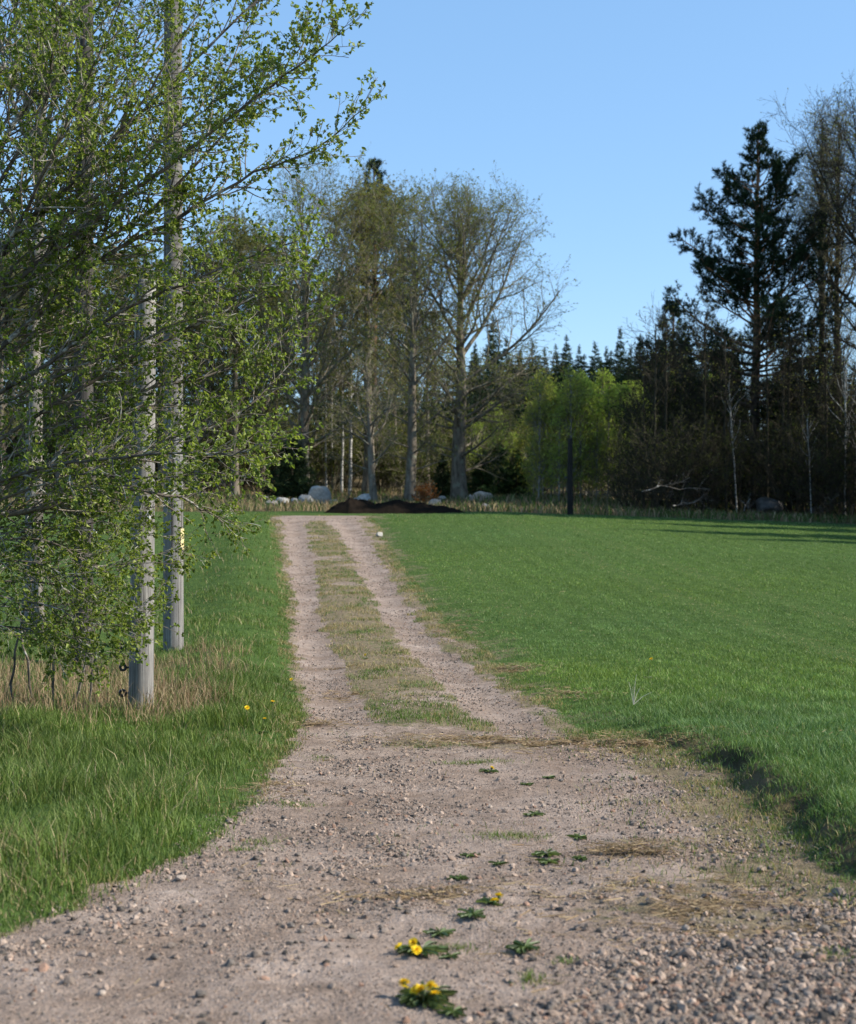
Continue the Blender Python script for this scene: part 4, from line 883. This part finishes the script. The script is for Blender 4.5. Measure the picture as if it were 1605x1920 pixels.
# ------------------------------------------------------------------ hazel in the foreground
def smooth_poly(pts, n):
    pts = np.array(pts, float); m = len(pts); t = np.linspace(0, m - 1, n); P = np.concatenate([[2 * pts[0] - pts[1]], pts, [2 * pts[-1] - pts[-2]]])
    i = np.minimum(t.astype(int), m - 2); u = (t - i)[:, None]; p0, p1, p2, p3 = P[i], P[i + 1], P[i + 2], P[i + 3]
    return .5 * (2 * p1 + (p2 - p0) * u + (2 * p0 - 5 * p1 + 4 * p2 - p3) * u ** 2 + (3 * p1 - p0 - 3 * p2 + p3) * u ** 3)
HL = [(.145, .20, .030), (.18, .235, .038), (.095, .136, .026), (.23, .27, .06)]
def hazel_leaves(geo, c, d, size, r, m=1):
    """young crinkled leaf: two halves folded on the midrib, drooping; 6 verts, 4 tris"""
    n = len(c); d = nrm(d); side = nrm(np.cross(d, nrm(r.standard_normal((n, 3)) + np.array([0, 0, 1.2])))); nn = np.cross(side, d)
    s = size[:, None]; fd = (.10 + .25 * r.random((n, 1))) * s; W = (.34 + .12 * r.random((n, 1))) * s; dr = (.05 + .25 * r.random((n, 1))) * s
    V = np.stack([c, c + d * s * .5 - nn * dr * .2, c + d * s - nn * dr, c + d * s * .42 + side * W + nn * fd, c + d * s * .8 + side * W * .55 + nn * fd * .3 - nn * dr * .5, c + d * s * .42 - side * W + nn * fd, c + d * s * .8 - side * W * .55 + nn * fd * .3 - nn * dr * .5], 1)
    b = (np.arange(n) * 7)[:, None]; T = np.concatenate([b + np.array(t) for t in ((0, 3, 1), (3, 4, 1), (4, 2, 1), (0, 1, 5), (5, 1, 6), (6, 1, 2))])
    C = np.array(HL)[r.integers(0, 4, n)] * (.75 + .5 * r.random((n, 1))); geo.add(V.reshape(-1, 3), None, T, np.repeat(C, 7, 0), m)
D0 = 11.6
LIMBS = [([(-180, 900), (0, 620), (110, 440), (190, 300), (330, 150), (480, 0), (560, -80)], .046), ([(-150, 600), (0, 280), (60, 190), (150, 100), (220, 10), (300, -100)], .036),
 ([(-160, 720), (40, 520), (170, 420), (330, 300), (470, 190), (580, 110), (650, 50)], .036), ([(-170, 800), (60, 600), (200, 480), (330, 410), (470, 330), (590, 280), (688, 200)], .036),
 ([(-175, 840), (60, 700), (220, 590), (380, 520), (500, 470), (585, 440)], .03), ([(-180, 930), (80, 830), (250, 740), (400, 700), (520, 640), (590, 560)], .03),
 ([(-190, 990), (50, 960), (130, 930), (200, 880), (300, 830), (420, 790), (510, 720), (560, 660)], .042), ([(-190, 985), (0, 966), (100, 945), (180, 912), (330, 932), (400, 965), (450, 988)], .046),
 ([(-185, 960), (80, 880), (200, 860), (350, 850), (450, 850), (525, 815)], .026), ([(-200, 1040), (60, 1010), (180, 1060), (290, 1040), (345, 1030)], .016), ([(-200, 1100), (60, 1090), (150, 1120), (230, 1150), (285, 1125)], .014),
 ([(-200, 1160), (50, 1180), (140, 1215), (205, 1238)], .011), ([(-150, 560), (60, 250), (100, 100), (130, -50)], .03), ([(-160, 640), (20, 440), (150, 330), (260, 200), (350, 60), (420, -60)], .033),
 ([(-165, 740), (20, 560), (180, 460), (300, 380), (430, 240), (520, 150), (600, 30)], .033), ([(-180, 940), (100, 760), (230, 680), (350, 620), (470, 560), (550, 500)], .028), ([(-180, 950), (30, 900), (180, 800), (300, 760), (420, 740), (500, 690)], .026),
 ([(-150, 500), (0, 180), (60, 60), (110, -60)], .03), ([(-170, 860), (0, 760), (120, 700), (260, 640), (360, 600), (470, 610)], .022), ([(-190, 1000), (0, 1000), (120, 990), (250, 960), (330, 940)], .02),
 ([(-150, 660), (100, 380), (240, 300), (360, 220), (450, 90), (500, -40)], .026), ([(-190, 1060), (40, 1050), (140, 1080), (240, 1060)], .013), ([(-150, 520), (10, 230), (90, 60), (150, -60)], .024), ([(-160, 600), (60, 330), (180, 180), (280, 40), (340, -60)], .024), ([(-160, 680), (80, 450), (230, 330), (380, 210), (480, 130)], .022), ([(-150, 450), (-20, 150), (40, -20)], .024), ([(-170, 780), (50, 640), (180, 540), (330, 480), (450, 400)], .02), ([(-200, 1080), (60, 1130), (160, 1160), (255, 1190)], .012), ([(-195, 1020), (80, 980), (180, 1010), (300, 1000)], .014), ([(-200, 1120), (30, 1140), (100, 1180), (150, 1225)], .011), ([(-200, 1060), (20, 1060), (130, 1100), (250, 1100)], .012), ([(-160, 700), (0, 480), (80, 330), (140, 200), (200, 80), (250, -60)], .028), ([(-195, 1010), (20, 930), (150, 890), (260, 900), (370, 890), (480, 900)], .018)]
hz = np.random.default_rng(141)
bx, by = wx(-165, D0), D0; bz = gz(bx, by)
hazel = empty('hazel_tree', (bx, by, bz), 'large spreading hazel with fresh green leaves filling the upper left', 'tree')
org = np.array([bx, by, bz])
tr = Geo(); cr = Geo(); PL, RL, LEN = [], [], []
for k, (pts, r0) in enumerate(LIMBS):
    dd = D0 + np.linspace(0, 1, len(pts)) * hz.uniform(-1.9, 1.6)
    w = np.array([(wx(a, D), D, wz(b, D)) for (a, b), D in zip(pts, dd)]) - org
    # join the limb to the stem below it
    P = smooth_poly(w, 26) + .012 * hz.standard_normal((26, 3)) * np.linspace(.3, 1, 26)[:, None]
    PL.append(P); RL.append(r0 * np.linspace(1, .10, 26) ** 1.1 + .0018)
P1 = np.array(PL); R1 = np.array(RL); R1 = R1 * .66; tubes(tr, P1, R1, 7)
# stems: each limb start is carried down to the base
S = []; SR = []
for P, R in zip(P1, R1):
    z0 = P[0, 2]; t = np.linspace(0, 1, 10)[:, None]; b = np.array([hz.normal(0, .12), hz.normal(0, .12), -.15]); s = b + (P[0] - b) * t; s[:, :2] = b[:2] + (P[0, :2] - b[:2]) * t ** 1.6
    S.append(s); SR.append(np.linspace(max(R[0] * 1.25, .03), R[0], 10))
tubes(tr, np.array(S), np.array(SR), 7)
L1 = np.linalg.norm(np.diff(P1, axis=1), axis=2).sum(1)
P2, R2, _ = children(P1, R1, (L1 * 15).astype(int), .10, 1.0, .70, .22, lambda pl, t: .22 + .75 * (1 - t) ** .8 * (.4 + .6 * hz.random(len(t))), 8, .13, .035, .55, .28, hz, .009)
R2 = np.maximum(R2, .0022); tubes(cr, P2, R2, 4)
L2 = np.linalg.norm(np.diff(P2, axis=1), axis=2).sum(1)
P3, R3, _ = children(P2, R2, np.maximum(3, L2 * 13).astype(int), .15, 1.0, .75, .25, lambda pl, t: .06 + .22 * pl * (1.1 - t), 5, .16, .02, .6, .5, hz, .003)
R3 = np.maximum(R3, .0014); tubes(cr, P3, R3, 3)
def on(P, per, t0):
    B, n, _ = P.shape; idx = np.repeat(np.arange(B), per); t = (t0 + (1 - t0) * hz.random(len(idx))) * (n - 1); i = np.minimum(t.astype(int), n - 2); w = (t - i)[:, None]
    return P[idx, i] * (1 - w) + P[idx, i + 1] * w, nrm(P[idx, i + 1] - P[idx, i])
c3, t3 = on(P3, 3, .3); ct = P3[:, -1]; c2, t2 = on(P2, 2, .3)
base = np.concatenate([c3, ct, c2]); tan = np.concatenate([t3, nrm(P3[:, -1] - P3[:, -2]), t2])
kp = hz.random(len(base)) < 1.6 * (.55 + .9 * vn(base[:, 0] + base[:, 1], base[:, 2], .5, 77)); base, tan = base[kp], tan[kp]
nb = len(base); rep = 2; base = np.repeat(base, rep, 0); tan = np.repeat(tan, rep, 0); kp = hz.random(len(base)) < .78; base, tan = base[kp], tan[kp]
dv = tan * .6 + .75 * hz.standard_normal((len(base), 3)) + np.array([0, 0, -.25])
hazel_leaves(cr, base, dv, .018 + .026 * hz.random(len(base)), hz)
print('hazel leaves', len(base), 'twigs', len(P3))
link('trunk', tr.mesh('trunk', [M_hazel], True), hazel); link('crown', cr.mesh('crown', [M_htwig, M_leaf]), hazel)
# saplings at the foot of the hazel
def sapling(seed, H, lean):
    r = np.random.default_rng(seed); P = np.zeros((1, 12, 3)); z = np.linspace(-.1, H, 12); P[0, :, 2] = z; P[0, :, 0] = lean * (z / H) ** 1.4 * H + np.cumsum(r.standard_normal(12)) * .012; P[0, :, 1] = np.cumsum(r.standard_normal(12)) * .02
    R = np.linspace(.016, .004, 12)[None]; tr = Geo(); tubes(tr, P, R, 6); cr = Geo()
    P2, R2, _ = children(P, R, int(H * 14), .2, 1, .8, .2, lambda pl, t: .12 + .3 * pl * (1.1 - t) * .6, 6, .12, .05, .5, .35, r); tubes(cr, P2, np.maximum(R2, .002), 4)
    P3, R3, _ = children(P2, R2, 5, .2, 1, .7, .2, lambda pl, t: .08 + .2 * pl, 4, .15, .02, .6, .5, r); tubes(cr, P3, np.maximum(R3, .0015), 3)
    c = np.concatenate([P3[:, -1], P3[:, 2], P2[:, -1]]); c = np.repeat(c, 2, 0); c = c[r.random(len(c)) < .55]; hazel_leaves(cr, c, r.standard_normal((len(c), 3)) + np.array([0, 0, -.2]), .03 + .025 * r.random(len(c)), r)
    return tr.mesh('stem', [M_hazel], True), cr.mesh('crown', [M_hazel, M_leaf])
for i, (px, d, H, ln, lb) in enumerate(((24, 14.2, 1.7, .18, 'leftmost hazel sapling in the dry grass with a stem leaning right'), (100, 14.0, 1.75, .08, 'upright hazel sapling with a pale stem below the yellow green leaves'), (138, 14.4, 1.3, .3, 'low hazel sapling leaning right beside the upright one'), (165, 14.2, 1.5, .25, 'hazel sapling nearest to the short grey pole'), (62, 14.6, 1.4, -.15, 'hazel sapling leaning left between the leftmost and the upright one'))):
    e = plant('hazel_sapling', sapling(151 + i, H, ln), px, d, lb, 'sapling', pn=('stem', 'crown'))

# ------------------------------------------------------------------ dandelions and weeds
def rosette(seed, R, n, up=.35):
    r = np.random.default_rng(seed); ge = Geo()
    for k in range(int(n * 2.6)):
        a = r.random() * 6.28; L = R * (.35 + .75 * r.random()); m = 7; t = np.linspace(0, 1, m); el = up * (.1 + 1.3 * r.random() ** 2)
        cx = np.stack([np.cos(a) * t * L, np.sin(a) * t * L, .004 + el * L * (t - .75 * t ** 2)], 1); side = np.array([-math.sin(a), math.cos(a), .25 * r.standard_normal()])
        w = L * .075 * np.array([.15, .55, .4, .9, .55, 1.0, .05]) * (.8 + .4 * r.random())
        V = np.stack([cx + side * w[:, None] + np.array([0, 0, .008]), cx, cx - side * w[:, None] + np.array([0, 0, .008])], 1).reshape(-1, 3)
        Q = [q for s in range(m - 1) for q in ((3 * s, 3 * s + 1, 3 * s + 4, 3 * s + 3), (3 * s + 1, 3 * s + 2, 3 * s + 5, 3 * s + 4))]
        ge.add(V, Q, None, np.array([(.09, .135, .045), (.14, .185, .07), (.065, .10, .034)][k % 3]) * (.8 + .4 * r.random()))
    return ge.mesh('leaves', [M_rosette], True)
def flower_mesh(seed):
    r = np.random.default_rng(seed); ge = Geo()
    for ringi, (nn, R, el) in enumerate(((18, .021, .25), (15, .017, .6), (11, .011, 1.0))):
        a = np.arange(nn) * 2 * np.pi / nn + r.random(); e = el + .15 * r.standard_normal(nn)
        d = np.stack([np.cos(a) * np.cos(e), np.sin(a) * np.cos(e), np.sin(e)], 1) * R; s = np.stack([-np.sin(a), np.cos(a), 0 * a], 1) * .0028
        V = np.stack([-s * .4, s * .4, d + s, d - s], 1).reshape(-1, 3); ge.add(V, np.arange(nn * 4).reshape(-1, 4), None, np.array((.80, .56, .02)) if ringi < 2 else np.array((.74, .42, .01)))
    V, q = lathe([(.001, -.012), (.007, -.009), (.008, -.001), (.004, .003)], 8); ge.add(V, q, None, (.08, .13, .04)); return ge.mesh('flower', [M_petal])
FM = [flower_mesh(i) for i in range(3)]
def weed(px, py, R, n, flowers, label, group=None, d=None, hgt=.05, name='dandelion_plant', sc=1.0):
    p = ground_at(px, py); e = empty(name, p, label, 'weed', group); r = np.random.default_rng(int(px * 7 + py))
    link('leaves', rosette(int(px + py), R, n, .75 if flowers > 2 else .4), e)
    for k in range(flowers):
        a, q = r.random() * 6.28, R * (.15 + .85 * r.random()); h = hgt * (.6 + .7 * r.random())
        f = link('flower', FM[k % 3], e); f.location = (math.cos(a) * q, math.sin(a) * q, h); f.rotation_euler = (-.35 + .4 * r.standard_normal(), .35 * r.standard_normal(), r.random() * 6); f.scale = (sc, sc, sc)
        ge = Geo(); P = np.array([[(0, 0, 0), (math.cos(a) * q * .5, math.sin(a) * q * .5, h * .6), (math.cos(a) * q, math.sin(a) * q, h - .006)]]); tubes(ge, P, np.full((1, 3), .002), 5, (.12, .12, .05)); link('stem', ge.mesh('stem', [M_rosette]), e)
    return e
weed(795, 1888, .110, 34, 9, 'largest dandelion clump, many yellow flowers, at the bottom of the track', hgt=.058)
weed(790, 1790, .10, 20, 3, 'dandelion with three yellow flowers just above the largest clump', hgt=.042)
weed(917, 1700, .065, 8, 2, 'dandelion with two yellow flowers in the middle of the track', hgt=.03)
weed(918, 1452, .075, 10, 1, 'dandelion with one flower just below the straw band on the track', hgt=.04)
wl = 'flowerless leafy weed rosette on the gravel of the near track'; wg = 'leafy weeds on the near track'
for px, py, R, n in ((985, 1784, .08, 20), (888, 1727, .08, 15), (825, 1752, .07, 12), (862, 1652, .06, 12), (1024, 1606, .075, 18), (1003, 1531, .065, 16), (1028, 1622, .06, 10), (935, 1622, .05, 9), (1090, 1617, .05, 10), (1030, 1460, .055, 11), (985, 1472, .06, 9), (845, 1797, .05, 8), (1085, 1572, .06, 8), (880, 1604, .06, 9), (850, 1915, .06, 12)):
    weed(px, py, R, n, 0, wl, wg, name='leafy_weed')
for i, (px, py, nf, lb) in enumerate(((510, 1352, 1, 'single dandelion at the edge of the left verge, largest of those by the pole'), (457, 1364, 1, 'dandelion in the verge grass, leftmost of those right of the short pole'), (489, 1372, 1, 'small dandelion in the verge between its two neighbours'), (541, 1290, 1, 'lone dandelion farther along the left side of the track'), (684, 1222, 1, 'dandelion on the centre strip of the track in the distance'))):
    weed(px, py + 14, .07, 8, nf, lb, hgt=.15 if i < 4 else .05, sc=1.15)
p = ground_at(1215, 1282); e = weed(1215, 1282, .07, 7, 1, 'lone dandelion standing in the green field on the right', hgt=.22, sc=1.2)
# low grass tufts on the near track
xs2, ys2, hs2 = [], [], []
for i, (px, py, rx, ry, n) in enumerate(((890, 1432, .30, .12, 500), (960, 1572, .22, .12, 420), (815, 1400, .25, .2, 400), (1000, 1843, .06, .08, 120), (555, 1512, .16, .18, 260), (490, 1582, .14, .16, 200), (850, 1780, .10, .06, 120), (1060, 1808, .05, .05, 60), (1330, 1470, .3, .3, 420), (1440, 1560, .25, .3, 380), (1560, 1800, .10, .12, 130), (450, 1600, .1, .1, 100), (600, 1420, .12, .12, 120), (1230, 1500, .3, .3, 120))):
    p = ground_at(px, py); xs2.append(p.x + rx * .5 * rng.standard_normal(n)); ys2.append(p.y + ry * .5 * rng.standard_normal(n))
x, y = np.concatenate(xs2), np.concatenate(ys2); n = len(x)
blades('low_grass', x, y, .02 + .03 * rng.random(n), .004, .4 + .6 * rng.random(n), pal(n, [G1, G2, G3, DR1], [.35, .35, .2, .1]), M_grass)
# bleached stalks in the field edge
ge = Geo(); P, R = [], []
for a, l in ((-.22, .20), (.10, .27), (.42, .17), (1.05, .2), (-.05, .15)):
    P.append([(0, 0, -.02), (math.sin(a) * l * .5, 0.01, math.cos(a) * l * .55), (math.sin(a) * l, 0, math.cos(a) * l)]); R.append([.0035, .003, .002])
tubes(ge, np.array(P), np.array(R), 5, (.6, .55, .42)); o = link('dry_stalk', ge.mesh('dry_stalk', [M_dry])); p = ground_at(1188, 1352); p.z += .12; o.location = p
tag(o, 'bleached dry stalks sticking up at the edge of the green field', 'dry stalks')

# ------------------------------------------------------------------ light, sky, camera
EL, AZ = math.radians(35), math.radians(97)          # azimuth clockwise from +Y (view direction): right, slightly behind
sdir = Vector((math.sin(AZ) * math.cos(EL), math.cos(AZ) * math.cos(EL), math.sin(EL)))
sun = bpy.data.lights.new('sun', 'SUN'); sun.energy = 5.0; sun.angle = math.radians(.53); sun.color = (1, .94, .84)
so = bpy.data.objects.new('sun', sun); COL.objects.link(so); so.rotation_euler = (-sdir).to_track_quat('-Z', 'Y').to_euler()
w = bpy.data.worlds.new('World'); scene.world = w; w.use_nodes = True; nt = w.node_tree; bg = nt.nodes['Background']
sk = nt.nodes.new('ShaderNodeTexSky'); sk.sky_type = 'NISHITA'; sk.sun_disc = False; sk.sun_elevation = EL; sk.sun_rotation = AZ; sk.air_density = 1.0; sk.dust_density = .2; sk.ozone_density = 1.0
SKYC = (1.55, 3.2, 5.4)
nt.links.new(mixc(nt, .45, mixc(nt, 1.0, sk.outputs[0], (.93, 1.01, 1.12), 'MULTIPLY'), SKYC), bg.inputs['Color']); bg.inputs['Strength'].default_value = .115
cam = bpy.data.cameras.new('camera'); co = bpy.data.objects.new('camera', cam); COL.objects.link(co); scene.camera = co
co.location = (0, 0, EYE); co.rotation_euler = (math.radians(90) - math.atan(10 / F), 0, 0)
cam.sensor_fit = 'VERTICAL'; cam.sensor_height = 36; cam.sensor_width = 36; cam.lens = 36 * F / 1920; cam.clip_end = 2000
cam.dof.use_dof = True; cam.dof.focus_distance = 12.0; cam.dof.aperture_fstop = 3.2
vs = scene.view_settings; vs.view_transform = 'Standard'; vs.look = 'None'; vs.exposure = .74; vs.gamma = 1
scene.cycles.max_bounces = 6; scene.cycles.transparent_max_bounces = 8
